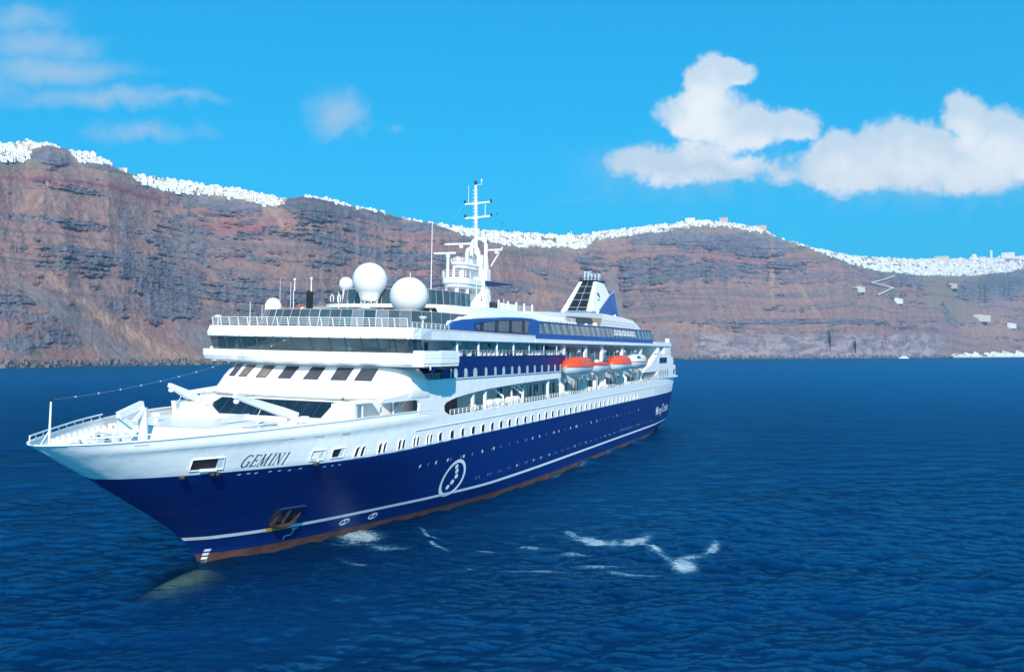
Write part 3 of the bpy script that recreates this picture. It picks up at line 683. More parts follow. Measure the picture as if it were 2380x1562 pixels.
rp = [(faceW(t)-.3, t, 19.95) for t in np.linspace(-10.8, 11.6, 25)]
railing('bridge_roof_railing', rp, .82, 4, 1.25, WHITE2, r=.025, post=.045, rake=.25)
railing('bridge_roof_railing', [(30.3, 11.9, 19.95), (33, 11.6, 19.95), (36, 11.4, 19.95), (40, 11.1, 19.95)], .5, 3, 1.2, WHITE2, r=.025, post=.035)
# raked glass wind screen around the observation deck
scr = [(s, t) for s, t in [(46.5, -10.4), (42, -10.35), (38, -10.1), (35.2, -9.2), (33.7, -7.4), (32.9, -5), (32.5, -2.5), (32.4, 0), (32.5, 2.5), (32.9, 5), (33.7, 7.4), (35.2, 9.2), (38, 10.1), (42, 10.35), (46.5, 10.4)]]
def screen(P, z0, z1, lean, mt, name, bars=True):
    k = 0
    for (a, b) in zip(P[:-1], P[1:]):
        for q in range(2):
            a2 = (a[0]+(b[0]-a[0])*q/2, a[1]+(b[1]-a[1])*q/2); b2 = (a[0]+(b[0]-a[0])*(q+1)/2, a[1]+(b[1]-a[1])*(q+1)/2)
            f = lambda p, z: (p[0]+lean*(z-z0), p[1]*(1-.02*(z-z0)), z)
            m = MB(); m.plate([f(a2, z0), f(b2, z0), f(b2, z1), f(a2, z1)], .03); o = m.build(name, mt[(k*7+k//3) % len(mt)], ship); k += 1
            MB().tube([f(a2, z0), f(a2, z1)], .035, 4).build('glazing_bar', WHITE2 if k % 5 == 0 else GREY, o)
    m = MB(); m.tube([(p[0]+lean*(z1-z0), p[1]*(1-.02*(z1-z0)), z1) for p in P], .04, 5); m.build(name+'_rail', GREY, ship)
screen(scr, 19.66, 21.75, .3, [GLASSB, GLASSB, GLASST, GLASSB, GLASSG], 'wind_screen')
# ---------------------------------------------------------------- upper white house, arch with its blue side and tall window
def upsec(s, w0=10.72):
    q = min(max((s-40)/12, 0), 1); zt = 19.7+(21.95-19.7)*q**.6
    return zt
rg = []
m = MB()
for s, z1, w1, z2, w2 in ((47.6, 21.45, 10.55, 22.75, 8.5), (51, 21.75, 10.45, 22.85, 8.3), (54, 21.9, 10.4, 22.95, 8.1), (60, 22.0, 10.4, 23.15, 7.4), (66, 22.0, 10.4, 23.2, 7.2), (70, 21.75, 10.4, 23.1, 7.2), (78, 21.7, 9.5, 23.0, 7.0), (92, 21.7, 8.0, 22.6, 7.0)):
    rg.append([(s, -10.6, 19.0), (s, -w1, z1), (s, -w2, z2), (s, -w2+1.2, z2+.03), (s, w2-1.2, z2+.03), (s, w2, z2), (s, w1, z1), (s, 10.6, 19.0)])
m.loft(rg, caps=True); m.build('upper_house', WHITE, ship)
for sd in (1, -1):
    rg = []
    for s, z1, w1, z2, w2 in ((41.2, 19.9, 11.0, 20.6, 10.0), (42.2, 20.2, 10.9, 22.35, 8.7), (44.5, 20.95, 10.7, 22.5, 8.6), (47.6, 21.45, 10.55, 22.75, 8.5)):
        rg.append([(s, sd*10.6, 19.0), (s, sd*w1, z1), (s, sd*w2, z2), (s, sd*(w2-.3), z2), (s, sd*(w1-.4), z1-.1), (s, sd*10.2, 19.0)])
    MB().loft(rg, closed=True, caps=True).build('upper_house_wing', WHITE, ship)
# rounded roof plate projecting forward, on posts
m = MB(); RP = []
for a in np.linspace(-1, 1, 25):
    th = a*math.pi/2; RP.append((43.2+5.5*(1-math.cos(th)**.6), 8.3*math.sin(th)))
m.prism(RP+[(70, 8.3), (70, -8.3)], 22.45, 22.82, 'z'); m.build('upper_roof', WHITE2, ship)
for t in (-5.5, -2.6, .6, 3.6, 6.3): MB().tube([(44.4+abs(t)*.12, t, 19.6), (44.4+abs(t)*.12, t, 22.5)], .14, 8).build('pillar', WHITE2, ship)
m = MB(); m.box(47.5, 47.7, -8.3, 8.3, 19.6, 22.5); m.build('lounge_wall', GLASS, ship)
screen([(60, -7.0), (54, -7.2), (50, -7.1), (47.4, -6.6), (46.0, -5.2), (45.3, -2.6), (45.2, 0), (45.4, 2.6), (46.2, 4.6), (47.6, 5.8), (50, 6.4), (53, 6.4), (56, 6.3)], 22.82, 24.65, .08, [GLASST, GLASST, GLASST, GLASSB], 'upper_screen')
# blue arch panel and windows
arc = [(39.7, 19.8), (40.1, 20.1), (40.7, 20.45), (41.7, 20.85), (44.2, 21.17), (48, 21.4), (52.2, 21.61), (57, 21.85), (61.5, 21.98), (65, 21.98), (66.9, 21.88), (68.2, 21.65), (68.2, 19.3), (66.4, 19.33), (65.6, 19.62), (63.9, 19.85), (51.5, 19.93)]
UB = mat('upper_blue_paint', (.02, .10, .36), .35, var=.15, scale=.4)
for sd in (1, -1): MB().prism(arc, sd*10.5, sd*10.98).build('blue_arch', UB, ship)
def gl(s): # lower & upper edge of arched window
    lo = 20.05; hi = np.interp(s, [46.5, 49.7, 54.8, 60, 64.3], [20.5, 21.06, 21.4, 21.6, 21.72]); return lo, hi
S = np.linspace(47.0, 63.6, 16)
for k, (a, b) in enumerate(zip(S[:-1], S[1:])):
    m = MB(); la, ha = gl(a); lb, hb = gl(b)
    if k == 0: la = 20.45
    sh = lambda s, z: s+(z-20.05)*.25*(s > 62)
    m.add([(a+.04, 11.0, la), (sh(b, lb)-.04, 11.0, lb), (sh(b, hb)-.04, 11.0, hb), (a+.04, 11.0, ha)], [(0, 1, 2, 3)]); m.build('lounge_pane', [GLASSG, GLASS, GLASSG, mat('green_curtain', (.19, .20, .20), .2, var=.3, scale=2)][k*5 % 4], ship)
m = MB(); m.tube([(46.6, 11.02, 20.7), (47.2, 11.02, 20.05), (63.5, 11.02, 20.0), (64.3, 11.02, 21.72), (54.8, 11.02, 21.42), (49.7, 11.02, 21.1), (46.6, 11.02, 20.72)], .04, 5); m.build('lounge_window_trim', NAVY, ship)
# long blue band and sloping glass of the pool deck
m = MB(); m.prism([(66.2, 19.33), (137, 19.42), (139, 19.45), (139, 20.12), (68, 20.12)], 10.6, 11.05).mirror(); m.build('blue_band', UB, ship)
m = MB(); m.box(66, 157, 10.9, 11.24, 18.86, 19.36).mirror(); m.build('roof_fascia', WHITE, ship)
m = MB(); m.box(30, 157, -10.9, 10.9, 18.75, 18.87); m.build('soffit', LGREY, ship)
S = np.linspace(68.3, 138.6, 49)
zt_ = lambda s: 21.6+.25*(s-68)/70
for sd in (1,):
    for k, (a, b) in enumerate(zip(S[:-1], S[1:])):
        m = MB(); m.plate([(a+.03, 10.98, 20.12), (b-.03, 10.98, 20.12), (b-.03, 10.5, zt_(b)), (a+.03, 10.5, zt_(a))], .03); o = m.build('pool_screen_pane', [GLASSG, GLASSB, mat('green_curtain', (0,)*3), GLASSB][(k*3+k//5) % 4], ship)
        MB().tube([(a, 11.0, 20.12), (a, 10.52, zt_(a))], .035, 4).build('glazing_bar', NAVY if k % 2 else GREY, o)
m = MB(); m.plate([(68.3, -10.98, 20.12), (138.6, -10.98, 20.12), (138.6, -10.5, 21.8), (68.3, -10.5, 21.6)], .03); m.build('pool_screen_pane', GLASSG, ship)
m = MB(); m.loft([[(s, 10.5+a, zt_(s)+b) for a, b in ((-.12, 0), (.08, 0), (.08, .2), (-.12, .2))] for s in (67.5, 100, 139)], closed=True, caps=True).mirror(); m.build('screen_capping', UB, ship)
# white frames that show in front of the dark glass
for s in np.arange(107.5, 122, 1.95):
    m = MB(); m.tube([(s, 10.98, 20.6), (s+.3, 10.75, 21.45), (s+1.0, 10.72, 21.45), (s+1.3, 10.98, 20.6)], .06, 4); m.build('screen_frame', WHITE2, ship)
MB().tube([(106.6, 11.05, 20.55), (123.2, 11.05, 20.5)], .06, 4).build('screen_frame_rail', WHITE2, ship)
# after wrap-around dark screen
P_ = [(139, 10.2), (146, 9.9), (150.5, 9.0), (153.5, 7.2), (155, 4.5), (155.6, 0), (155, -4.5), (153.5, -7.2), (150, -9), (139, -10)]
for a, b in zip(P_[:-1], P_[1:]):
    MB().plate([(a[0], a[1], 19.4), (b[0], b[1], 19.4), (b[0]-.8, b[1]*.94, 21.4), (a[0]-.8, a[1]*.94, 21.5)], .04).build('aft_screen_pane', GLASST if False else mat('aft_blue_glass', (.03, .10, .16), .08, spec=.9, var=.4, scale=.3), ship)
for sd in (1, -1): MB().prism([(139, 19.3), (156.5, 19.3), (156.5, 19.75), (139, 19.75)], sd*10.6, sd*11.2).build('aft_coaming', WHITE2, ship)
MB().box(154.6, 155.6, 10.3, 11.1, 19.3, 20.6).build('stern_light_post', WHITE2, ship)
# sports-deck house aft with its wide dark opening
ah = [(76, 21.6), (76, 23.35), (84, 23.65), (92.2, 23.85), (103, 24.35), (113.5, 24.6), (128.7, 24.42), (137.6, 24.1), (147.5, 21.9), (147.5, 21.6)]
MB().prism(ah, -6.8, 6.8).build('sports_house', WHITE2, ship)
m = MB(); m.prism([(91.8, 22.15), (109, 22.5), (106.6, 23.55), (92.4, 23.3)], 6.82, 6.9); o = m.build('house_opening', GLASST, ship)
m = MB(); m.prism([(107.8, 22.45), (112.5, 22.5), (113.5, 23.7), (107.1, 23.6)], 6.82, 6.92); m.build('canvas_panel', TAN, ship)
for s in np.arange(114.5, 145, 1.35):
    zt = np.interp(s, [114, 128, 137.6, 147.5], [24.5, 24.35, 24.0, 22.0]); MB().tube([(s, 6.85, 21.8), (s+.8, 6.85, zt)], .035, 4).build('lattice_bar', LGREY, ship)
for z in (22.4, 22.9, 23.4): MB().tube([(114, 6.88, z), (144-(z-22)*3.4, 6.88, z-.1)], .03, 4).build('lattice_rail', LGREY, ship)
railing('pool_deck_railing', [(76, 9.2, 21.9), (84, 9.0, 22.0), (92, 8.5, 22.0)], .9, 3, .8, WHITE2)
for s in np.arange(76.5, 92, 1.6): MB().box(s, s+.9, 8.2, 8.9, 21.9, 22.25).build('sun_lounger', WHITE2, ship)
for (s, t, z, r) in ((92.3, 6.3, 24.1, .35), (113, 6.2, 24.9, .33), (128, 5.5, 24.7, .25), (148.8, 6.5, 22.0, .45), (103, 8.6, 22.1, .5), (97, 8.8, 22.0, .3)):
    MB().lathe([(.02, r), (r*.8, r*.7), (r, 0), (r*.8, -r*.5), (r*.5, -r)], (s, t, z), 10).build('small_dome', WHITE2, ship)
# ---------------------------------------------------------------- funnel
Fb = [(120, 3.0, 25.3), (120, -3.0, 25.3), (133.5, -2.6, 29.3), (133.5, 2.6, 29.3)]
m = MB(); V8 = [(119.9, 3.15, 25.2), (119.9, -3.15, 25.2), (127.6, -1.8, 31.7), (127.6, 1.8, 31.7), (132.9, 1.75, 31.5), (132.9, -1.75, 31.5), (134.6, 2.5, 29.3), (134.6, -2.5, 29.3), (123.0, 3.2, 25.2), (123.0, -3.2, 25.2)]
m.add(V8, [(0, 1, 2, 3), (3, 2, 5, 4), (4, 5, 7, 6), (6, 7, 9, 8), (0, 8, 9, 1), (0, 3, 4, 6, 8), (1, 9, 7, 5, 2)]); fu = m.build('funnel', WHITE2, ship)
def onF(u_, v_, o): # front face
    a = Vector(V8[0]).lerp(Vector(V8[1]), u_); b = Vector(V8[3]).lerp(Vector(V8[2]), u_); p = a.lerp(b, v_); return p+Vector((-.65, 0, .75))*o
for r_ in range(5):
    for c_ in range(2):
        u0, u1 = ((.20, .49), (.51, .80))[c_]; v0, v1 = [(.02, .12), (.135, .36), (.375, .58), (.595, .80), (.815, .985)][r_]
        m = MB(); m.add([onF(u0, v0, .03), onF(u1, v0, .03), onF(u1, v1, .03), onF(u0, v1, .03)], [(0, 1, 2, 3)]); f = m.build('louvre', BLACK, fu)
m = MB(); m.add([onF(.17, 0, .015), onF(.83, 0, .015), onF(.83, 1, .015), onF(.17, 1, .015)], [(0, 1, 2, 3)]); m.build('louvre_frame', GREY, fu)
m = MB(); m.add([(126.5+.9*math.cos(a), 2.57+.0, 28.6+.45*math.sin(a)) for a in np.linspace(0, math.pi, 8)], [tuple(range(8))])
def onS(s, z): # port side face through V8[0],[3],[4]
    p0, p1, p2 = Vector(V8[0]), Vector(V8[3]), Vector(V8[6]); n_ = (p1-p0).cross(p2-p0); t = p0.y-(n_.x*(s-p0.x)+n_.z*(z-p0.z))/n_.y; return (s, t+.04, z)
m = MB(); m.add([onS(126.4+.85*math.cos(a), 28.5+.75*math.sin(a)) for a in np.linspace(-.5, math.pi-.5, 9)], [tuple(range(9))]); m.add([onS(126.0+.9*math.cos(a), 28.2+.55*math.sin(a)) for a in np.linspace(-2.6, -.7, 7)], [tuple(range(7))]); m.build('funnel_emblem', NAVY, fu)
m = MB(); m.add([(116.5, 2.6, 24.6), (116.5, -2.6, 24.6), (120, -3.3, 25.2), (120, 3.3, 25.2), (123.2, 3.3, 25.15), (123.2, -3.3, 25.15), (134.5, 2.6, 29.2), (134.5, -2.6, 29.2), (140.3, 2.0, 30.3), (140.3, -2.0, 30.3), (143.6, 2.4, 24.2), (143.6, -2.4, 24.2), (117, 3.2, 24.2), (117, -3.2, 24.2)],
      [(0, 1, 2, 3), (3, 2, 5, 4), (4, 5, 7, 6), (6, 7, 9, 8), (8, 9, 11, 10), (0, 3, 4, 6, 8, 10, 12), (1, 13, 11, 9, 7, 5, 2)]); m.build('funnel_fairing', UB, fu)
m = MB(); m.tube([(123.2, 3.28, 25.2), (134.6, 2.62, 29.25), (140.4, 2.0, 30.3)], .16, 6).tube([(119.9, 3.25, 25.25), (123.2, 3.28, 25.2)], .12, 6); m.build('funnel_trim', GREY, fu)
m = MB(); m.prism([(127.2, 1.95), (127.2, -1.95), (133.2, -1.9), (133.2, 1.9)], 31.62, 31.85, 'z').tube([(127, 1.95, 32.2), (133.3, 1.9, 32.0), (133.3, -1.9, 32.0), (127, -1.95, 32.2), (127, 1.95, 32.2)], .06, 5); m.build('funnel_top', BLACK, fu)
for k, (s, t, h, r) in enumerate(((128.2, -1.0, 2.0, .26), (128.4, -.3, 2.0, .26), (128.3, .45, 1.6, .2), (128.5, 1.1, 1.5, .2), (129.6, -1.1, 2.1, .27), (129.8, -.2, 2.2, .28), (130, .7, 2.0, .24), (130.2, 1.35, 1.7, .22), (131.3, -.8, 2.0, .26), (131.5, .2, 2.1, .28), (131.7, 1.1, 1.8, .24), (132.5, .1, 1.5, .2))):
    o = MB().tube([(s, t, 31.7), (s+.25, t, 31.7+h)], r, 10).build('exhaust_pipe', STEEL, fu); MB().tube([(s+.25, t, 31.7+h-.02), (s+.3, t, 31.7+h+.35)], r*.98, 10).build('pipe_end', BLACK, fu)

# ---------------------------------------------------------------- mast
mast = MB().prism([(71.2, -.9), (71.2, 1.1), (74.6, 1.1), (74.6, -.9)], 22.8, 25.6, 'z').prism([(71.6, -.6), (71.6, 1.0), (74.6, 1.0), (74.6, -.6)], 25.6, 29.3, 'z').prism([(71.8, 29.3), (74.4, 29.3), (73.9, 31.2), (72.2, 31.2)], -.8, .8).build('mast', WHITE2, ship)
m = MB(); m.tube([(71.4, 0, 31), (71.4, 0, 33.7), (70.9, 0, 41.0)], .30, 10, r2=.17)
for k in range(13): z = 34.2+k*.5; m.tube([(71.2-.06*(z-33.7), -.42, z), (71.2-.06*(z-33.7), .42, z)], .045, 4)
m.build('topmast', WHITE2, mast)
for z, t0, t1 in ((38.4, -1.7, 2.3), (36.4, -1.6, 2.4)):
    o = MB().tube([(71.1, t0, z-.05), (71.1, 0, z), (71.1, t1, z+.15)], .13, 6).build('yard', WHITE2, ship)
    for t in (t0, t1): MB().lathe([(.04, .4), (.16, .35), (.16, 0), (.05, -.05)], (71.1, t, z+.1), 8).build('nav_lamp', BLACK, o)
m = MB(); m.tube([(71.0, 1.5, 36.5), (71.0, 1.5, 38.2)], .05, 5).tube([(71, -1.1, 38.4), (71, -1.1, 41)], .03, 5).tube([(70.9, .2, 41), (70.9, .9, 41.0), (70.9, .9, 41.6)], .04, 5).lathe([(.03, .5), (.22, .45), (.22, 0), (.1, -.3)], (70.9, 0, 41.1), 8, 1).lathe([(.02, .2), (.14, .1), (.1, -.1)], (70.9, .9, 41.6), 8); m.build('masthead_fitting', [WHITE2, BLACK], mast)
def loop(m, s, w, z0, z1, r, o=.3):
    P = [(s, o-w, z0)]+[(s, o-w*math.cos(a), z1-w+w*math.sin(a)) for a in np.linspace(0, math.pi, 13)]+[(s, o+w, z0)]
    m.tube(P, r, 8)
m = MB(); loop(m, 71.7, 1.12, 27.5, 33.5, .27); m.build('mast_arch', WHITE2, mast)
m = MB(); loop(m, 69.7, .9, 29.4, 32.1, .25); m.build('mast_arch', WHITE2, mast)
m = MB(); m.tube([(71.5, 1.15, 22.8), (71.5, 1.15, 29.0)], .28, 8); m.build('mast_leg', WHITE2, mast)
def platform(z0, z1, s0, s1, w, h, nm, to=-.75):
    P = [(s0+(w*1.2)*(1-math.cos(a)), to+w*math.sin(a)) for a in np.linspace(-math.pi/2, math.pi/2, 15)]+[(s1, to+w), (s1, to-w)]
    m = MB(); m.prism(P, z0, z1, 'z'); Pi = [(70-(70-a)*.93, to+(b-to)*.9) for a, b in P]; m.prism(Pi, z0-.45, z0+.01, 'z'); o = m.build(nm, WHITE2, ship)
    m = MB()
    for q in (1, 2, 3): m.tube([(a, b, z1+h*q/3) for a, b in P[:16]], .035, 4)
    m.build('platform_rail', WHITE2, o)
    for a, b in P[:16:2]: MB().tube([(a, b, z1), (a, b, z1+h)], .05, 4).build('railing_post', WHITE2, o)
platform(26.75, 27.5, 64.6, 71.6, 1.95, .9, 'lower_platform'); platform(29.4, 29.75, 66.4, 71.6, 1.35, .55, 'upper_platform')
for (s, t, z0, z1, r) in ((66.0, -1.9, 23, 26.8, .2), (65.8, -.3, 23, 26.8, .22), (67.4, .6, 23, 26.8, .22), (67.6, -.3, 27.5, 29.4, .26), (66.8, -1.2, 27.5, 29.2, .16), (65.9, -1.7, 27.5, 30.3, .2)):
    MB().tube([(s, t, z0), (s, t, z1)], r, 8).build('platform_post', WHITE2, mast)
for (s, t, z, L, rz) in ((65.9, -1.7, 30.6, 2.1, .1), (69.0, -1.2, 32.2, 2.4, .25), (74.5, 1.9, 31.9, 1.6, -.1)):
    o = MB().lathe([(.1, -.35), (.3, -.3), (.3, .05), (.1, .1)], (s, t, z), 10).build('radar_pedestal', mat('pink_white', (.75, .66, .64), .5), ship)
    MB().plate([(s-L*math.sin(rz)*.2, t-L, z+.15), (s+L*math.sin(rz)*.2, t+L*.55, z+.15+.0), (s+L*math.sin(rz)*.2, t+L*.55, z+.40), (s-L*math.sin(rz)*.2, t-L, z+.36)], .22).build('radar_scanner', WHITE2, o)
MB().lathe([(.02, .75), (.3, .65), (.42, .35), (.42, .1), (.25, 0)], (67.4, -.9, 29.8), 12).build('radome', mat('pink_white', (0,)*3), mast)
MB().tube([(74.2, 1.2, 29.8), (75, 2.6, 32.6)], .1, 6).build('derrick', WHITE2, mast)
m = MB(); m.add([(72.5, 1.0, 27.6), (77.0, 3.6, 27.3), (74.5, 1.0, 27.6), (73.2, 1.0, 26.8), (77.0, 3.6, 27.2)], [(0, 1, 2), (0, 3, 4, 1), (2, 1, 4, 3), (0, 2, 3)]); m.build('mast_fin', NAVY, mast)
m = MB(); m.prism([(71, 1.12), (71, 1.2), (72.6, 1.2), (72.6, 1.12)], 24.5, 25.3, 'z'); m.build('mast_door', BLACK, mast)
# stepped white structure in front of the mast
m = MB(); m.tube([(67.2, 3.2, 22.9), (68.2, 3.2, 25.9)], .12, 6)
for k in range(7): m.tube([(67.2+k*.14, 2.4, 23.2+k*.4), (67.2+k*.14, 3.2, 23.2+k*.4)], .05, 4)
m.tube([(67.2, 2.4, 22.9), (68.2, 2.4, 25.9)], .12, 6); m.build('mast_ladder', WHITE2, ship)
MB().box(71.5, 76.5, 3.4, 4.2, 23.45, 24.35).build('deck_box', WHITE2, ship)
MB().box(67.5, 71.2, 3.9, 4.0, 23.2, 24.3).build('louvre_panel', BLACK, ship)
railing('top_deck_railing', [(76.8, 4.2, 23.2), (84, 4.2, 23.3), (84, -3, 23.3)], 1.1, 2, .5, GREY)
for s in (70, 73.5, 76.8, 80, 83.5): MB().box(s, s+.25, 4.1, 4.3, 23.2, 24.7).build('deck_post', WHITE2, ship)
# ---------------------------------------------------------------- domes
def radome(s, t, z, r, zb, tall=True, lattice=False):
    nm = 'radome'; prof = [(.02, r)]+[(r*math.sin(a), r*math.cos(a)) for a in np.linspace(.12, 2.42, 22)]
    nr = r*.52; prof += [(nr*1.12, -r*1.0), (nr, -r*1.12), (nr, -r*1.25)]
    o = MB().lathe(prof, (s, t, z), 40).build(nm, WHITE2 if False else mat('dome_white', (.82, .80, .78), .4, var=.03, scale=.8), ship, smooth=True)
    MB().lathe([(r*1.001, -.02), (r*1.006, 0), (r*1.001, .02)], (s, t, z+.1), 40).build('dome_seam', LGREY, o)
    if lattice:
        m = MB(); z0 = z-r*1.25; n_ = 8
        for k in range(n_):
            a, b = 2*math.pi*k/n_, 2*math.pi*(k+1)/n_; q = nr*.95
            m.tube([(s+q*math.cos(a), t+q*math.sin(a), z0), (s+q*math.cos(a), t+q*math.sin(a), z0-.45)], .05, 5)
            m.tube([(s+q*math.cos(a), t+q*math.sin(a), z0), (s+q*math.cos(b), t+q*math.sin(b), z0-.45)], .03, 4)
        m.build('dome_truss', WHITE2, o); MB().lathe([(nr*.3, 0), (nr*1.05, 0), (nr*1.05, -.35), (nr*.3, -.35)], (s, t, z0-.45), 24).build('dome_base', WHITE2, o)
    else: MB().lathe([(.3, 0), (nr, 0), (nr*.9, zb-(z-r*1.25)), (.3, zb-(z-r*1.25))], (s, t, z-r*1.25), 20).build('dome_base', WHITE2, o)
radome(44.2, -1.0, 25.55, 1.95, 22.8, lattice=True)
radome(38.7, 7.0, 23.35, 2.0, 19.6)
radome(48.8, -7.0, 25.45, .85, 22.8)
o = MB().lathe([(.02, .95), (.4, .87), (.7, .62), (.88, .2), (.9, -.3), (.88, -1.1), (.5, -1.15)], (37.4, -9.0, 22.2), 24).build('radome', mat('dome_white', (0,)*3), ship, smooth=True)
MB().tube([(37.4, -9, 19.6), (37.4, -9, 21.1)], .35, 8).build('dome_base', WHITE2, o)
# aerials and small gear on the bridge roof
def aerial(s, t, z0, z1, r=.05, tip=False, mt=None):
    m = MB(); m.tube([(s, t, z0), (s, t, z1)], r, 6, r2=r*.55)
    if tip: m.lathe([(.02, .12), (.14, .05), (.14, -.1), (.03, -.15)], (s, t, z1), 8)
    m.build('aerial', mt or WHITE2, ship)
for a in ((35, -10.2, 19.6, 22.6, .05), (36.5, -9.8, 19.6, 22.3, .04), (36.6, -9.4, 19.6, 22.5, .07), (38, -8.6, 19.6, 25.3, .03), (38.0, -7.2, 19.6, 24.9, .04), (36, -5.4, 21, 23.9, .06), (35.6, -5.0, 23.8, 25.0, .07, True), (36, -3.2, 23.6, 25.1, .08, True), (36, .2, 19.7, 23.7, .07), (39.5, -.9, 19.7, 23.0, .05), (51.5, 9, 24, 26.5, .05), (57.6, 0, 22.8, 34.0, .07), (54, 5.5, 22.8, 26.6, .06), (54.8, -1.5, 22.8, 27.3, .07), (70, 5, 23.2, 24.9, .05)): aerial(*a)
m = MB(); m.prism([(35.8, -3.65), (36.3, -3.65), (36.3, -3.15), (35.8, -3.15)], 19.7, 23.75, 'z').tube([(36, -5.3, 23.55), (36, -2.6, 23.55)], .05, 5).lathe([(.05, .4), (.3, .2), (.3, 0)], (36, -3.4, 23.5), 8); m.build('signal_mast', BLACK, ship)
MB().lathe([(.02, .16), (.18, .14), (.2, -.1), (.05, -.12)], (36, -4.6, 22.1), 10).build('orange_float', ORANGE, ship)
for (s, t, z, r) in ((30.2, -10.4, 20.75, .42), (34.2, 11.0, 20.9, .42)):
    m = MB(); m.tube([(s, t, 19.9), (s, t, z)], .07, 6)
    c0 = Vector((s-.1, t, z)); m.lathe([(.05, -.1), (r*.6, -.05), (r, .15), (r*.9, .2), (.05, .25)], (s, t, z), 14); m.build('searchlight', WHITE2, ship)
for (s, t) in ((45.2, -6.6), (45.6, -5.9)):
    m = MB(); loop_ = [(s, t+.22*math.cos(a), 23.5+.45*math.sin(a)) for a in np.linspace(-.9, math.pi+.9, 12)]; m.tube(loop_, .05, 5); m.build('deck_hoop', WHITE2, ship)
# ---------------------------------------------------------------- stern block with stepped galleries
for sd in (1, -1):
    m = MB()
    m.prism([(143.0, 11.9), (166.0, 11.7), (166.25, 12.1), (163.4, 12.1), (163.35, 14.55), (160.3, 14.6), (160.0, 16.3), (157.2, 16.7), (154, 17.3), (144.6, 17.3), (142.4, 16.9), (136.0, 14.7), (131.0, 13.8), (131.0, 13.5), (143.0, 13.5)], sd*10.3, sd*11.02)
    m.prism([(150.2, 17.3), (157.2, 17.3), (156.9, 18.9), (150.2, 18.9)], sd*10.3, sd*11.02)
    m.prism([(143, 17.3), (145.2, 17.3), (145.2, 18.9), (143.6, 18.9)], sd*10.3, sd*11.02)
    m.build('stern_side', WHITE, ship)
m = MB(); m.box(143, 163, -10.3, 10.3, 11.8, 14.5).box(143, 160, -10.3, 10.3, 14.5, 16.4).box(143, 155.5, -10.3, 10.3, 16.4, 18.86); m.build('stern_house', WHITE2, ship)
for z, s0, s1 in ((12.0, 160, 166.1), (14.55, 158, 163.6), (16.35, 154, 160.4)): MB().box(s0, s1, -10.6, 10.6, z, z+.14).build('gallery_deck', LGREY, ship)
for z, s1 in ((14.69, 163.4), (16.49, 160.2)): railing('gallery_railing', [(s1-4, 10.6, z), (s1, 10.6, z), (s1, 0, z), (s1, -10.6, z)], .95, 3, 1.4, WHITE2)
def wallwin(s0, s1, z0, z1, t=11.03, mt=GLASS, nm='gallery_window', sl=0.):
    m = MB(); m.tube([(s0+sl, t+.02, z0), (s1+sl, t+.02, z0), (s1, t+.02, z1), (s0, t+.02, z1), (s0+sl, t+.02, z0)], .05, 4); f = m.build(nm, GREY, ship)
    m = MB(); m.add([(s0+sl, t+.015, z0), (s1+sl, t+.015, z0), (s1, t+.015, z1), (s0, t+.015, z1)], [(0, 1, 2, 3)]); m.build('pane', mt, f)
wallwin(145.0, 153.2, 15.15, 16.4); wallwin(145.3, 150.1, 17.42, 18.7, 10.32)
for k in range(5): wallwin(145.4+k*2.1, 146.3+k*2.1, 12.2, 13.75, sl=-.1)
wallwin(160.4, 162.4, 12.5, 13.7, mt=GLASSG)
for k in range(3): MB().box(134.6+k*1.9, 135.6+k*1.9, 7.9, 8.0, 15.1, 16.3).build('gallery_pane', [GLASS, GLASSG, CURT][k], ship)
m = MB(); m.box(131, 143, 7.7, 7.9, 10.15, 18.86).mirror(); m.build('aft_wall', mat('pale_teal_paint', (.62, .72, .72), .5), ship)
m = MB(); m.box(131.2, 142.8, 8.6, 8.7, 11.8, 13.4); m.build('aft_recess', GREY, ship)
railing('aft_railing', [(130.8, 11.0, 11.75), (142.8, 11.0, 11.9)], 1.0, 3, .8, GREY)
# ---------------------------------------------------------------- foredeck gear
m = MB(); m.prism([(22.5, 11.25), (22.2, 12.7), (26.0, 12.7), (26.0, 11.25)], -8.9, -7.1); m.build('deck_locker', WHITE2, ship)
def crane(base, tip, hook=True):
    b, t = Vector(base), Vector(tip); m = MB(); m.tube([b-Vector((0, 0, 1.0)), b+Vector((0, 0, .25))], .42, 12); c = m.build('deck_crane', WHITE2, ship)
    m = MB(); d = (t-b).normalized(); side = d.cross(Vector((0, 0, 1))).normalized(); up_ = side.cross(d)
    rr = []
    for p, w, h in ((b-d*.5, .30, .34), (b+d*1.5, .30, .36), (t-d*.5, .2, .2), (t, .18, .17)): rr.append([p+side*w*x+up_*h*y for x, y in ((-1, -1), (1, -1), (1, 1), (-1, 1))])
    m.loft([[tuple(q) for q in r] for r in rr], closed=True, caps=True); m.build('jib', WHITE2, c)
    MB().lathe([(.02, .2), (.2, .14), (.24, 0), (.2, -.14), (.02, -.2)], t+Vector((.2, 0, -.45)), 10).build('hook_block', WHITE2, c)
    q = b.lerp(t, .55); MB().tube([q, q+Vector((-.3, 0, -.6)), q+Vector((-.9, 0, -1.1))], .03, 5).build('hose', LGREY, c)
    MB().lathe([(.15, -.18), (.42, -.16), (.42, .16), (.15, .18)], b+Vector((1.1, .5, -.3)), 14).build('winch_drum', LGREY, c)
crane((21.0, 5.4, 12.1), (13.7, 5.2, 14.1)); crane((24.0, -7.4, 12.75), (19.9, -7.0, 14.3))
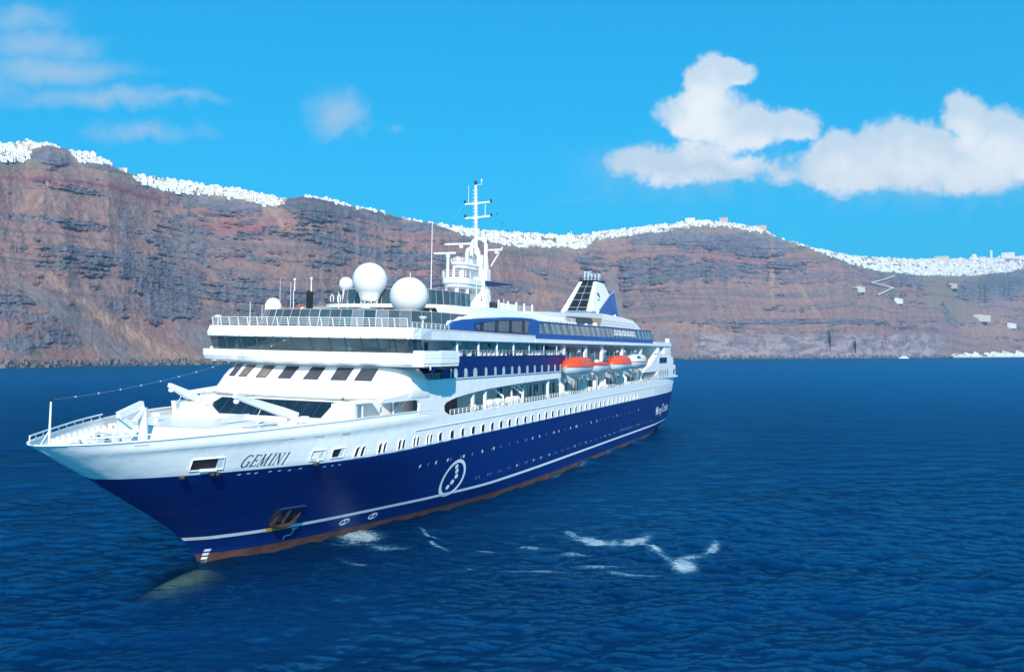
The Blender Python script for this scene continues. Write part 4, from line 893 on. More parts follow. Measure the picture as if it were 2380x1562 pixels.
# the folded white crane over the bow
m = MB(); m.tube([(9.5, .2, 10.35), (9.45, .1, 13.2)], .33, 8); c = m.build('deck_crane', WHITE2, ship)
m = MB()
for a, b, w in (((9.5, 0, 13.45), (7.2, 0, 12.75), .26), ((9.4, .3, 13.1), (8.4, .3, 12.2), .14), ((7.2, 0, 12.75), (8.6, 0, 11.8), .2)):
    a, b = Vector(a), Vector(b); d = (b-a).normalized(); sv = Vector((0, 1, 0)); uv = d.cross(sv)
    m.loft([[tuple(p+sv*w*.7*x+uv*w*y) for x, y in ((-1, -1), (1, -1), (1, 1), (-1, 1))] for p in (a, b)], closed=True, caps=True)
m.build('jib', WHITE2, c)
m = MB(); m.tube([(9.6, -.4, 13.3), (10.0, -.6, 13.0), (9.9, -.6, 12.4)], .06, 6); m.build('hose', LGREY, c)
for (s, t, h) in ((6.3, -1.3, .7), (8.2, -1.8, .9), (10.0, -2.6, .8), (5.2, -.2, .6), (9.2, -3.6, .8)):
    o = MB().tube([(s, t-.5, 10.7+h*.2), (s, t+.5, 10.7+h*.2)], .3, 12).build('mooring_winch', random.choice([GREY, LGREY, GREY]), ship)
    for d in (-.56, .56): MB().box(s-.3, s+.3, t+d-.06, t+d+.06, 10.35, 10.35+h).build('winch_cheek', WHITE2, o)
    MB().lathe([(.36, -.05), (.38, 0), (.36, .05)], (s, t, 10.9), 10).build('winch_drum', RUST if h > .85 else MAROON, o)
for (s, t) in ((4.3, 1.2), (4.3, -1.2), (11.0, -4.6)):
    for d in (-.28, .28): MB().lathe([(.16, 0), (.16, .6), (.24, .62), (.24, .72), (.05, .74)], (s+d, t, 10.35), 10).build('bollard', WHITE2, ship)
for (s, t, z, h) in ((19.5, 3.2, 11.25, .3), (17.6, -6.3, 11.25, .7), (18.4, 6.3, 11.25, .35)):
    MB().lathe([(.2, 0), (.2, h*.6), (.38, h*.65), (.38, h), (.1, h+.1)], (s, t, z), 12).build('mushroom_vent', random.choice([WHITE2, LGREY]), ship)
m = MB(); m.prism([(18.0, 11.4), (20.6, 11.4), (21.8, 11.95), (19.2, 11.95)], .2, .35); m.build('ramp_panel', LGREY, ship)
railing('foredeck_railing', [(17.0, 7.8, 11.4), (20, 9.0, 11.5), (22, 9.6, 11.6)], .5, 2, 1.2, WHITE2)
# light strings from the jackstaff to the mast and from the mast to the funnel
def string(a, b, sag, n, nm, mt, r=.07):
    a, b = Vector(a), Vector(b); P = [a.lerp(b, i/n)+Vector((0, 0, -sag*4*(i/n)*(1-i/n))) for i in range(n+1)]
    o = MB().tube(P, .006, 4).build(nm, GREY, ship)
    me = MB().lathe([(.02, r), (r, .02), (r, -.04), (.02, -r)], (0, 0, 0), 8).mesh('bulb', mt)
    for p in P[1:-1]: inst(me, 'bulb', o, *p)
string((1.35, 0, 14.2), (70.9, -1.6, 38.3), 5.2, 34, 'light_string', mat('pale_bulb', (.4, .42, .42), .4), .065)
string((71.2, 2.3, 38.2), (128, 0, 33.6), 5.0, 24, 'light_string', BLACK, .1)
# ================================================================ boats carried by the ship (things of their own)
def lifeboat(s0, s1, t, z, label, style='orange', cat='lifeboat', group='lifeboats hanging along the port side', hw=1.5):
    L = s1-s0; b = thing('lifeboat', label, cat, (s0+s1)/2, t, z, group)
    def ring(q, kind):
        x = (q-.5)*L; e = 1-abs(2*q-1)**(3.2 if kind != 'low' else 2.4); e = max(e, .02)**.55; w = hw*e
        if kind == 'hull': return [(x, w, 0), (x, w*.97, -.45), (x, w*.72, -1.05), (x, w*.3, -1.4), (x, 0, -1.5), (x, -w*.3, -1.4), (x, -w*.72, -1.05), (x, -w*.97, -.45), (x, -w, 0)]
        h = (1.35 if style != 'rescue' else .5)*max(1-abs(2*q-1)**3.0, .05)**.7
        return [(x, w*.98, 0), (x, w*.94, h*.45), (x, w*.72, h*.82), (x, w*.35, h*.98), (x, 0, h), (x, -w*.35, h*.98), (x, -w*.72, h*.82), (x, -w*.94, h*.45), (x, -w*.98, 0)]
    Q = np.linspace(0, 1, 21)
    m = MB(); rg = []
    for q in Q:
        r = ring(q, 'hull'); k = max(0, (.22-q)/.22)+max(0, (q-.85)/.15); rg.append([(p[0]+(.0 if p[2] == 0 else k*.5*(p[2]/1.5)*(-1 if q < .5 else 1)), p[1], p[2]*(1-.35*k)) for p in r])
    m.loft(rg, caps=True); m.build('boat_hull', CANREC, b, smooth=True)
    m = MB(); m.loft([ring(q, 'top') for q in Q], caps=True); top = {'orange': ORANGE, 'rescue': mat('red_grp', (.62, .05, .02), .4), 'white': CANREC}[style]
    m.build('canopy', top, b, smooth=True)
    m = MB(); m.tube([(r[0][0], r[0][1]+.03, .0) for r in (ring(q, 'hull') for q in Q)], .07, 6); m.tube([(r[-1][0], r[-1][1]-.03, .0) for r in (ring(q, 'hull') for q in Q)], .07, 6); m.build('fender_rail', top if style != 'white' else ORANGE, b)
    if style == 'white':
        m = MB(); g = []
        for q in np.linspace(.66, .95, 5): g.append([(p[0], p[1]*1.02, p[2]*1.03+.01) for p in ring(q, 'top')])
        m.loft(g); m.build('canopy_patch', ORANGE, b)
        for q0 in (.18, .33, .48): 
            r0, r1 = ring(q0, 'top'), ring(q0+.13, 'top')
            m = MB(); m.add([(r0[1][0], r0[1][1]*1.02, .55), (r1[1][0], r1[1][1]*1.02, .55), (r1[2][0], r1[2][1]*1.06, 1.0), (r0[2][0], r0[2][1]*1.06, 1.0)], [(0, 1, 2, 3)]); m.build('cabin_window', GLASS, b)
    elif style == 'orange':
        for q0 in (.3, .42, .54, .66):
            r0 = ring(q0, 'top'); MB().box(r0[1][0]-.22, r0[1][0]+.22, r0[1][1]-.1, r0[1][1]+.02, .62, .86).build('hatch_port', GLASSG, b)
        m = MB(); 
        for q0 in (.25, .5, .75): m.tube([(p[0], p[1]*1.01, p[2]*1.01+.01) for p in ring(q0, 'top')], .035, 4)
        m.build('canopy_seam', mat('orange_dark', (.55, .06, .02), .5), b)
    else:
        MB().lathe([(.02, .45), (.4, .3), (.5, 0)], (-L*.2, 0, .45), 10).build('console_cover', CURT, b)
    m = MB()
    for x in (-L*.32, L*.32): m.tube([(x, 0, 1.0), (x, 0, 2.0)], .07, 6)
    m.build('fall_hook', STEEL, b)
    return b
lifeboat(76.6, 88.9, 11.9, 15.55, 'orange and white covered lifeboat, forward of the four boats along the side')
lifeboat(92.6, 101.5, 11.2, 15.55, 'small open red rescue boat between the two orange covered lifeboats', 'rescue', 'rescue boat', hw=1.1)
lifeboat(101.8, 113.2, 11.9, 15.65, 'orange and white covered lifeboat just ahead of the white tender')
lifeboat(114.6, 126.6, 11.8, 15.9, 'white topped tender with orange end, aftmost of the boats along the side', 'white', 'lifeboat')
# inflatable-raft canisters on their racks
lab = ['white life raft canister in the foremost rack by the pillar', 'white life raft canister beside the foremost one', 'white life raft canister standing under the arched davit', 'white life raft canister aft of the arched davit']
for (s, t, k) in ((54.0, 10.0, 0), (56.2, 10.0, 1), (60.2, 10.0, 2), (62.3, 10.0, 3)):
    r = thing('life_raft', lab[k], 'life raft', s, t, 11.55, 'white raft canisters on the promenade')
    m = MB(); m.loft([[(x, rr*math.cos(a), rr*math.sin(a)) for a in np.linspace(0, 2*math.pi, 15)[:-1]] for x, rr in ((-.95, .1), (-.9, .38), (-.6, .48), (.6, .48), (.9, .38), (.95, .1))], closed=True, caps=True); m.build('canister', WHITE2, r, smooth=True)
    m = MB()
    for x in (-.4, .4): m.loft([[(x+d, .495*math.cos(a), .495*math.sin(a)) for a in np.linspace(0, 2*math.pi, 15)[:-1]] for d in (-.03, .03)], closed=True)
    m.build('strap', GREY, r)
m = MB()
for s in (53.4, 55.6, 59.6, 61.7): m.box(s, s+1.3, 9.6, 10.4, 10.2, 11.15)
for s in (57.0, 63.6): m.tube([(s, 10.4, 10.9), (s, 10.4, 12.2), (s-1.2, 9.6, 13.2), (s-2.0, 9.0, 13.6)], .15, 6)
m.tube([(60, 10.4, 11), (60, 10.3, 12.9), (61, 10.2, 13.5), (62.6, 10.2, 13.4), (64.4, 10.2, 12.6), (64.4, 10.2, 11)], .13, 6)
m.build('raft_rack', WHITE2, ship)

# ---------------------------------------------------------------- people on the promenade (one skinned surface each)
def person(base, label, shirt, trousers, pose=0, group=None):
    p = thing('person', label, 'person', base=base, group=group)
    V = [(0, 0, .95), (0, 0, 1.15), (0, 0, 1.38), (0, 0, 1.50), (0, -.01, 1.60), (0, -.015, 1.70),
         (.19, 0, 1.40), (.26, -.03 if pose else 0, 1.12), (.22, -.22 if pose else -.08, .95), (-.19, 0, 1.40), (-.26, -.03, 1.12), (-.22, -.24 if pose else -.06, .95 if pose else .86),
         (.10, 0, .88), (.11, -.02, .48), (.11, .02, .08), (.11, -.13, .04), (-.10, 0, .88), (-.11, .02, .48), (-.12, .04, .08), (-.12, -.11, .04)]
    Ed = [(0, 1), (1, 2), (2, 3), (3, 4), (4, 5), (2, 6), (6, 7), (7, 8), (2, 9), (9, 10), (10, 11), (0, 12), (12, 13), (13, 14), (14, 15), (0, 16), (16, 17), (17, 18), (18, 19)]
    R = [(.15, .11), (.14, .10), (.17, .11), (.06, .06), (.085, .10), (.075, .09), (.07, .07), (.05, .05), (.04, .035), (.07, .07), (.05, .05), (.04, .035), (.09, .09), (.065, .065), (.045, .05), (.04, .03), (.09, .09), (.065, .065), (.045, .05), (.04, .03)]
    me = bpy.data.meshes.new('b'); me.from_pydata(V, Ed, []); o = bpy.data.objects.new('b', me); C.objects.link(o)
    md = o.modifiers.new('s', 'SKIN'); me.skin_vertices[0].data[0].use_root = True
    for i, r in enumerate(R): me.skin_vertices[0].data[i].radius = r
    o.modifiers.new('u', 'SUBSURF').levels = 1
    nm = bpy.data.meshes.new_from_object(o.evaluated_get(bpy.context.evaluated_depsgraph_get())); bpy.data.objects.remove(o)
    nm.name = 'body'; nm.materials.clear()
    for x in (SKIN, shirt, trousers): nm.materials.append(x)
    for f in nm.polygons:
        c = f.center; f.material_index = 0 if c.z > 1.47 or (abs(c.x) > .2 and c.z < 1.1) else (1 if c.z > .93 else 2); f.use_smooth = True
    link(bpy.data.objects.new('body', nm), p)
    h = MB().lathe([(.02, .13), (.08, .11), (.105, .03), (.10, -.04), (.06, -.06)], (0, .02, 1.68), 10, ).build('hair', mat('dark_hair', (.03, .02, .015), .8), p, flip=False, smooth=True)
    return p
def at_ship(s, t, z, rz): return SM @ Matrix.Translation((-s, t, z)) @ Matrix.Rotation(rz, 4, 'Z')
person(at_ship(47.6, 10.1, 10.15, math.pi), 'person in a dark maroon top leaning at the promenade rail by the dark doors', MAROON, NAVY, 1)
person(at_ship(48.9, 10.3, 10.15, math.pi*.9), 'person in a pale top standing at the promenade rail by the first pillar', LGREY, NAVY, 1)
person(at_ship(37.6, 10.2, 14.84, math.pi*1.1), 'person in a white shirt standing in the dark open bay ahead of the blue windows', WHITE2, NAVY, 0)
# ================================================================ noise helpers
def vnoise(x, y, seed=0):
    r = np.random.default_rng(seed).random((256, 256)); xi = np.floor(x).astype(int); yi = np.floor(y).astype(int)
    fx = x-xi; fy = y-yi; fx = fx*fx*(3-2*fx); fy = fy*fy*(3-2*fy); a = xi & 255; b = yi & 255; a1 = (a+1) & 255; b1 = (b+1) & 255
    return (r[a, b]*(1-fx)+r[a1, b]*fx)*(1-fy)+(r[a, b1]*(1-fx)+r[a1, b1]*fx)*fy
def fbm(x, y, seed=0, o=5, g=.5):
    s = 0; a = 1; t = 0
    for i in range(o): s = s+a*vnoise(x*2**i+i*17.3, y*2**i+i*9.1, seed+i); t += a; a *= g
    return s/t
def ridged(x, y, seed=0, o=4):
    s = 0; a = 1; t = 0
    for i in range(o): s = s+a*(1-abs(2*vnoise(x*2**i+i*7.7, y*2**i+i*3.1, seed+i)-1)); t += a; a *= .5
    return s/t
def sst(x, a, b): q = np.clip((x-a)/(b-a), 0, 1); return q*q*(3-2*q)
def grid_mesh(name, X, Y, Z, attrs, mats, smooth=True, cols=None):
    nr, nc = X.shape; co_ = np.stack([X, Y, Z], -1).reshape(-1, 3).astype(np.float32)
    i = np.arange(nr*nc).reshape(nr, nc); f = np.stack([i[:-1, :-1], i[:-1, 1:], i[1:, 1:], i[1:, :-1]], -1).reshape(-1, 4)
    me = bpy.data.meshes.new(name); me.vertices.add(len(co_)); me.vertices.foreach_set('co', co_.ravel())
    me.loops.add(f.size); me.loops.foreach_set('vertex_index', f.ravel().astype(np.int32))
    me.polygons.add(len(f)); me.polygons.foreach_set('loop_start', np.arange(0, f.size, 4, dtype=np.int32)); me.polygons.foreach_set('loop_total', np.full(len(f), 4, np.int32))
    me.update(calc_edges=True)
    me.polygons.foreach_set('use_smooth', np.full(len(f), smooth))
    for k, v in attrs.items():
        a = me.attributes.new(k, 'FLOAT', 'POINT'); a.data.foreach_set('value', v.ravel().astype(np.float32))
    if cols is not None:
        a = me.attributes.new('Col', 'FLOAT_COLOR', 'POINT'); a.data.foreach_set('color', np.concatenate([cols.reshape(-1, 3), np.ones((len(co_), 1))], 1).ravel().astype(np.float32))
    me.materials.append(mats); o = bpy.data.objects.new(name, me); C.objects.link(o); return o
def toD(X, Y, Z): return 1190+FD*X/Y, 817-FD*(Z-CAMH)/Y

# ================================================================ sea
az = np.concatenate([np.radians(np.linspace(-180, -34, 60))[:-1], np.arctan(np.linspace(-1350, 1350, 800)/FD), np.radians(np.linspace(34, 180, 60))[1:]])
yd = np.concatenate([[7.75], np.geomspace(8.3, 60, 110)[:-1], np.linspace(60, 1000, 560)[:-1], np.geomspace(1000, 9000, 14)])
R_ = CAMH*FD/yd
A, RR = np.meshgrid(az, R_); X = RR*np.sin(A); Y = RR*np.cos(A)
cell = np.maximum(np.gradient(R_)[:, None]*-1*np.ones_like(A), RR*np.gradient(az)[None, :])
Zw = np.zeros_like(X); rs = np.random.default_rng(5)
for k in range(70):
    lam = .8*1.062**k; th = math.radians(-78)+rs.normal()*.42; ph = rs.random()*6.28
    kx, ky = math.cos(th)*2*math.pi/lam, math.sin(th)*2*math.pi/lam
    amp = .0085*min(lam, 4.0)**.85*(1 if lam < 6 else (6/lam)**.5); w = np.clip((lam/cell-2.2)/2.5, 0, 1)
    p = kx*X+ky*Y+ph+.9*np.sin((kx*Y-ky*X)*.17+ph*3)
    Zw += w*amp*(np.sin(p)+.25*np.sin(2*p+.4))
patchy = fbm(X/60+9, Y/90+4, 91, 3); Zw *= .55+.9*patchy
xd, yd_ = toD(X, np.maximum(Y, 1), 0*X)
fx = (np.maximum(Y, 1) > 0)
def blob(cx, cy, rx, ry, rot=0):
    c_, s_ = math.cos(rot), math.sin(rot); u = ((xd-cx)*c_+(yd_-cy)*s_)/rx; v = (-(xd-cx)*s_+(yd_-cy)*c_)/ry
    return np.exp(-(u*u+v*v)*1.1)*(Y > 5)
foam = np.zeros_like(X)
for b in ((835, 1243, 62, 15), (800, 1236, 25, 9), (905, 1270, 60, 5), (1000, 1240, 38, 4, .5), (835, 1262, 90, 5, .05), (870, 1308, 90, 5, .1),
          (1380, 1258, 55, 11, .25), (1425, 1263, 60, 6), (1478, 1254, 42, 9, -.25), (1510, 1268, 40, 7, .45), (1130, 1281, 28, 4), (1095, 1320, 22, 3), (1585, 1311, 40, 14, .15), (1650, 1275, 26, 11, -.6), (1600, 1295, 40, 7), (1540, 1290, 50, 5, .4), (1010, 1265, 50, 3, .3), (1330, 1240, 30, 6, .3),
          (1330, 1290, 60, 4), (1405, 1310, 80, 4), (1230, 1277, 40, 4), (1470, 1330, 90, 4), (1240, 1325, 120, 5)):
    foam = np.maximum(foam, np.clip(blob(*b)*1.25, 0, 1)*(1.0 if b[3] > 6 else .72))
for b in ((1352, 1080, 26, 5, -.35), (1415, 1052, 22, 5, -.3), (1470, 1030, 20, 4), (1290, 1105, 24, 4, -.3)): foam = np.maximum(foam, blob(*b)*.6)
# the churned water lifts into short steep humps
churn = blob(1470, 1270, 230, 45)+blob(840, 1250, 110, 28)
Zw += churn*(.9*(fbm(X/3.2, Y/4.5, 44, 3)-.45)+.3*(fbm(X/.9, Y/1.1, 45, 3)-.5))
for b in ((1352, 1072, 30, 9), (1415, 1048, 25, 8), (1475, 1028, 22, 8)): Zw += blob(*b)*.55
slick = np.clip(blob(1450, 1150, 260, 90, -.25)*1.1+blob(1150, 1210, 240, 40, -.15)*.8, 0, 1)
Zw *= 1-.45*slick
clear = np.clip(blob(418, 1343, 100, 30, -.30)*1.3, 0, 1)
W = bpy.data.materials.new('sea_water'); W.use_nodes = True; t = W.node_tree; b = t.nodes['Principled BSDF']
g = N(t, 'ShaderNodeTexCoord')
def wn(scale, detail, sy=1., rough=.55, dist=0.):
    mp = N(t, 'ShaderNodeMapping'); mp.inputs['Scale'].default_value = (1, sy, 1); mp.inputs['Rotation'].default_value = (0, 0, .35); t.links.new(g.outputs['Object'], mp.inputs[0])
    n = N(t, 'ShaderNodeTexNoise'); n.inputs['Scale'].default_value = scale; n.inputs['Detail'].default_value = detail; n.inputs['Roughness'].default_value = rough; n.inputs['Distortion'].default_value = dist
    t.links.new(mp.outputs[0], n.inputs['Vector']); return n.outputs['Fac']
h = M(t, 'ADD', M(t, 'MULTIPLY', wn(1.0, 8, 2.6, .68, .3), .85), M(t, 'MULTIPLY', wn(3.4, 6, 2.4, .65, .3), .30))
h = M(t, 'ADD', h, M(t, 'MULTIPLY', wn(.09, 3, 1.8), 1.6))
slk = N(t, 'ShaderNodeAttribute', attribute_name='slick')
bp = N(t, 'ShaderNodeBump'); bp.inputs['Distance'].default_value = .62
t.links.new(M(t, 'MULTIPLY_ADD', slk.outputs['Fac'], -.35, 1.0), bp.inputs['Strength'])
t.links.new(h, bp.inputs['Height'])
big = wn(.03, 6, 2.2, .6, .6)
c = MIX(t, SS(t, big, .35, .65), (.0001, .0036, .032), (.0002, .017, .080))
c = MIX(t, M(t, 'MULTIPLY', slk.outputs['Fac'], .5), c, (.001, .018, .045))
fa = N(t, 'ShaderNodeAttribute', attribute_name='foam')
def rdg(x): return M(t, 'SUBTRACT', 1.0, M(t, 'ABSOLUTE', M(t, 'MULTIPLY_ADD', x, 2.6, -1.3)))
fn = M(t, 'ADD', M(t, 'MULTIPLY', rdg(wn(.9, 7, 1.6, .62, 1.6)), .55), M(t, 'MULTIPLY', wn(3.2, 7, 1.4, .72, .8), .60))
fm_ = SS(t, M(t, 'ADD', M(t, 'MULTIPLY', fa.outputs['Fac'], .48), fn), 1.04, 1.30)
fm_ = M(t, 'MULTIPLY', fm_, SS(t, fa.outputs['Fac'], .12, .45))
halo = M(t, 'MULTIPLY', SS(t, M(t, 'ADD', M(t, 'MULTIPLY', fa.outputs['Fac'], .6), fn), .85, 1.3), SS(t, fa.outputs['Fac'], .05, .4))
c = MIX(t, M(t, 'MULTIPLY', halo, .55), c, (.05, .22, .32))
c = MIX(t, M(t, 'MULTIPLY', fm_, .85), c, (.52, .66, .74))
cd_ = N(t, 'ShaderNodeAttribute', attribute_name='far'); t.nodes.remove(b)
df = N(t, 'ShaderNodeBsdfDiffuse'); gs = N(t, 'ShaderNodeBsdfGlossy'); fr = N(t, 'ShaderNodeFresnel'); fr.inputs['IOR'].default_value = 1.33
t.links.new(c, df.inputs['Color']); gs.inputs['Color'].default_value = (.08, .56, .90, 1)
t.links.new(M(t, 'ADD', M(t, 'MULTIPLY_ADD', fm_, .5, .10), M(t, 'MULTIPLY', cd_.outputs['Fac'], .25)), gs.inputs['Roughness'])
for q_ in (gs, fr): t.links.new(bp.outputs[0], q_.inputs['Normal'])
t.links.new(bp.outputs[0], df.inputs['Normal'])
ff = M(t, 'MULTIPLY', M(t, 'MINIMUM', fr.outputs[0], .47), M(t, 'SUBTRACT', 1.0, M(t, 'MULTIPLY', fm_, .8)))
b = N(t, 'ShaderNodeMixShader'); t.links.new(ff, b.inputs[0]); t.links.new(df.outputs[0], b.inputs[1]); t.links.new(gs.outputs[0], b.inputs[2])
ca = N(t, 'ShaderNodeAttribute', attribute_name='clear')
tr = N(t, 'ShaderNodeBsdfTransparent'); tr.inputs[0].default_value = (.42, .66, .66, 1)
mx = N(t, 'ShaderNodeMixShader'); t.links.new(M(t, 'MULTIPLY', ca.outputs['Fac'], .6), mx.inputs[0]); t.links.new(b.outputs[0], mx.inputs[1]); t.links.new(tr.outputs[0], mx.inputs[2])
t.links.new(mx.outputs[0], t.nodes['Material Output'].inputs[0])
sea = grid_mesh('sea', X, Y, Zw, {'foam': foam, 'slick': slick, 'clear': clear, 'far': sst(RR, 60, 700)}, W); tag(sea, kind='structure')
# sea bed colour seen only where the water is clear
sb = bpy.data.meshes.new('deep_water'); sb.from_pydata([(-90, 20, -9), (60, 20, -9), (60, 140, -9), (-90, 140, -9)], [], [(0, 1, 2, 3)]); sb.materials.append(mat('deep_water', (.004, .06, .10), .9))
tag(link(bpy.data.objects.new('deep_water', sb)), kind='structure')

# ================================================================ cliffs
SHX = [-900, -300, 0, 200, 480, 800, 1100, 1575, 1900, 2100, 2250, 2380, 2700, 3300]
SHZ = [820, 850, 905, 1010, 1150, 1380, 1620, 1960, 2160, 2350, 2600, 2780, 3000, 3100]
def curve(x, xs, ys): return pch(np.asarray(x, float), xs, ys)
BOT = [(-900, 330), (-500, 350), (-200, 372), (0, 372), (55, 376), (80, 352), (112, 342), (150, 350), (185, 376), (250, 384), (300, 410), (350, 436), (400, 446), (500, 454), (560, 464), (640, 482), (672, 462), (700, 458), (745, 463), (800, 478), (870, 490), (950, 512), (1010, 522), (1080, 546), (1130, 560), (1210, 575), (1280, 572), (1360, 578), (1385, 556), (1450, 548), (1530, 540), (1600, 532), (1680, 528), (1760, 538), (1820, 558), (1870, 572), (1920, 590), (1980, 614), (2050, 630), (2150, 640), (2250, 640), (2300, 635), (2380, 628), (2700, 615), (3300, 620)]
TOP = [(-900, 300), (-500, 315), (-200, 322), (0, 334), (60, 330), (120, 337), (200, 357), (240, 374), (262, 388), (300, 402), (345, 412), (420, 422), (520, 436), (600, 449), (660, 463), (700, 458), (760, 462), (840, 486), (940, 511), (1020, 521), (1100, 533), (1180, 540), (1260, 544), (1340, 549), (1420, 536), (1500, 527), (1600, 516), (1640, 513), (1700, 519), (1770, 532), (1800, 548), (1830, 562), (1900, 579), (2000, 597), (2100, 602), (2150, 603), (2250, 600), (2380, 595), (2700, 590), (3300, 600)]
bx, by = zip(*BOT); tx, ty = zip(*TOP)
xc = np.concatenate([np.linspace(-900, -30, 160)[:-1], np.linspace(-30, 2410, 1250), np.linspace(2410, 3300, 110)[1:]])
NV, NT = 300, 40
yb = np.interp(xc, bx, by); yt = np.minimum(np.interp(xc, tx, ty), yb-2)
Zs = curve(xc, SHX, SHZ)
D = 300+40*np.sin(xc/170.)+30*np.sin(xc/67.+1)+np.where((xc > 40) & (xc < 0), 0, 0)
Zr = Zs+D; zr = CAMH+(817-yb)/FD*Zr
# town slope behind the rim
dY = (yb-yt)/FD*Zr; Zt = Zr+60+dY*2.0; zt_r = CAMH+(817-yt)/FD*Zt
v = np.linspace(0, 1, NV)[:, None]
prof = 1-(1-v)**1.35
zz = -6+(zr[None]+6)*v; YY = Zs[None]+D[None]*prof
w = np.linspace(0, 1, NT)[1:, None]
zz2 = zr[None]+(zt_r-zr)[None]*w; YY2 = Zr[None]+(Zt-Zr)[None]*w
w3 = np.linspace(0, 1, 8)[1:, None]
zz3 = zt_r[None]-30*w3-60*w3**2; YY3 = Zt[None]+350*w3
ZZ = np.concatenate([zz, zz2, zz3]); YY = np.concatenate([YY, YY2, YY3]); TX = np.broadcast_to((xc-1190)/FD, ZZ.shape)
XX = TX*YY
xD, yD = toD(XX, YY, ZZ)
arc_ = np.cumsum(np.concatenate([[0], np.hypot(np.diff(TX[0]*Zr), np.diff(Zr))])); SX = np.broadcast_to(arc_, ZZ.shape)   # metres along the cliff
def E(cx, cy, rx, ry, rot=0., p=1.):
    c_, s_ = math.cos(rot), math.sin(rot); u = ((xD-cx)*c_+(yD-cy)*s_)/rx; v_ = (-(xD-cx)*s_+(yD-cy)*c_)/ry
    return np.clip(1.35-np.sqrt(u*u+v_*v_), 0, 1)*p
dip = 22*(fbm(SX/260, ZZ*0+1, 3, 3)-.5)*2+SX*.012
zst = ZZ+dip
band = fbm(SX/620, zst/15, 21, 5, .6)
f1 = fbm(SX/110, zst/30, 31, 5)
rock = (band-.5)*3.4+(f1-.5)*1.7+(fbm(SX/26, zst/9, 33, 4)-.5)*2.4+(fbm(SX/9, zst/4, 34, 3)-.5)*1.0-.12
for e in ((110, 366, 44, 27, 0, 2.5), (245, 384, 55, 13, .15, 2), (330, 440, 30, 14, .3, 1.0), (430, 462, 48, 20, 0, 2), (540, 482, 75, 17, .1, 1.8), (735, 484, 82, 26, .08, 2.5), (880, 506, 50, 14, .1, 1.5), (985, 528, 62, 14, 0, 2), (1090, 560, 40, 10, .2, 1),
          (1500, 552, 60, 10, -.1, 1.6), (1620, 556, 120, 20, 0, 1.8), (1735, 570, 85, 26, 0, 2.5), (160, 432, 110, 14, .12, .8), (420, 595, 70, 90, .2, .9), (400, 720, 60, 70, 0, .8), (150, 560, 150, 70, 0, .55), (560, 640, 100, 60, 0, .6), (260, 600, 80, 40, 0, .5), (620, 700, 150, 40, 0, .6),
          (15, 690, 50, 60, .5, 1.2), (130, 760, 60, 40, .5, .9), (330, 690, 60, 60, .3, .6), (45, 795, 30, 30, 0, 1.6), (100, 780, 22, 28, 0, 1.0), (880, 600, 150, 30, 0, .8), (1000, 640, 180, 40, 0, .5), (1500, 640, 130, 45, 0, 1.0), (1650, 620, 150, 18, 0, 1.0), (1850, 618, 60, 20, 0, .8), (1980, 600, 60, 18, .2, 1.2), (2110, 650, 60, 20, .1, 1.3), (2220, 660, 50, 14, 0, 1.1), (2340, 660, 70, 30, 0, 2.0), (2250, 690, 60, 12, 0, 1),
          (1850, 747, 330, 6, .0, 2.2), (2200, 722, 12, 48, -.55, 2.0), (1380, 600, 60, 14, 0, .5)): rock = np.maximum(rock, 0)*0+np.where(True, rock+E(*e), rock)
for e in ((230, 740, 34, 90, -.9, 2.0), (420, 790, 170, 30, .15, 2.2), (150, 820, 120, 22, 0, 1.2), (300, 700, 30, 60, -.5, 1.2), (150, 480, 160, 18, 0, .7), (1730, 700, 170, 40, 0, .5), (1950, 700, 150, 40, 0, .45), (1150, 620, 120, 30, 0, 1.0), (1620, 720, 30, 60, 0, 1), (2200, 700, 50, 40, .7, 1.6), (1260, 690, 60, 30, 0, .6), (640, 560, 60, 20, 0, .8), (2200, 800, 160, 30, 0, 1), (1200, 740, 90, 30, 0, .8), (700, 640, 50, 60, .5, .7), (1575, 790, 30, 60, 0, 1.5)): rock = rock-E(*e)
def seg(x0, y0, x1, y1, w0, w1=None):
    w1 = w1 or w0; dx, dy = x1-x0, y1-y0; q = np.clip(((xD-x0)*dx+(yD-y0)*dy)/(dx*dx+dy*dy), 0, 1); d = np.hypot(xD-x0-q*dx, yD-y0-q*dy)
    return np.clip(1.3-d/(w0+(w1-w0)*q), 0, 1)
tal = np.clip(seg(112, 645, 250, 745, 12, 14)+seg(250, 745, 440, 848, 14, 20)+seg(30, 650, 320, 850, 10, 34)+seg(420, 760, 560, 850, 20, 40)+seg(1545, 780, 1560, 830, 24, 34)+seg(1420, 640, 1440, 740, 10, 16)+seg(105, 430, 70, 500, 5), 0, 1)
rock = rock-2.6*tal
gul = ridged(SX/95, ZZ/500, 61, 3)
rock = rock-.5*np.clip(gul-.72, 0, 1)*4
R = sst(rock, -.15, .9); R[NV:] *= .35
R[:NV] *= 1
low = sst(yD, 770, 785)*sst(xD, 1590, 1640)*(1-sst(xD, 2150, 2230)); R = np.maximum(R*(1-low), .75*low)
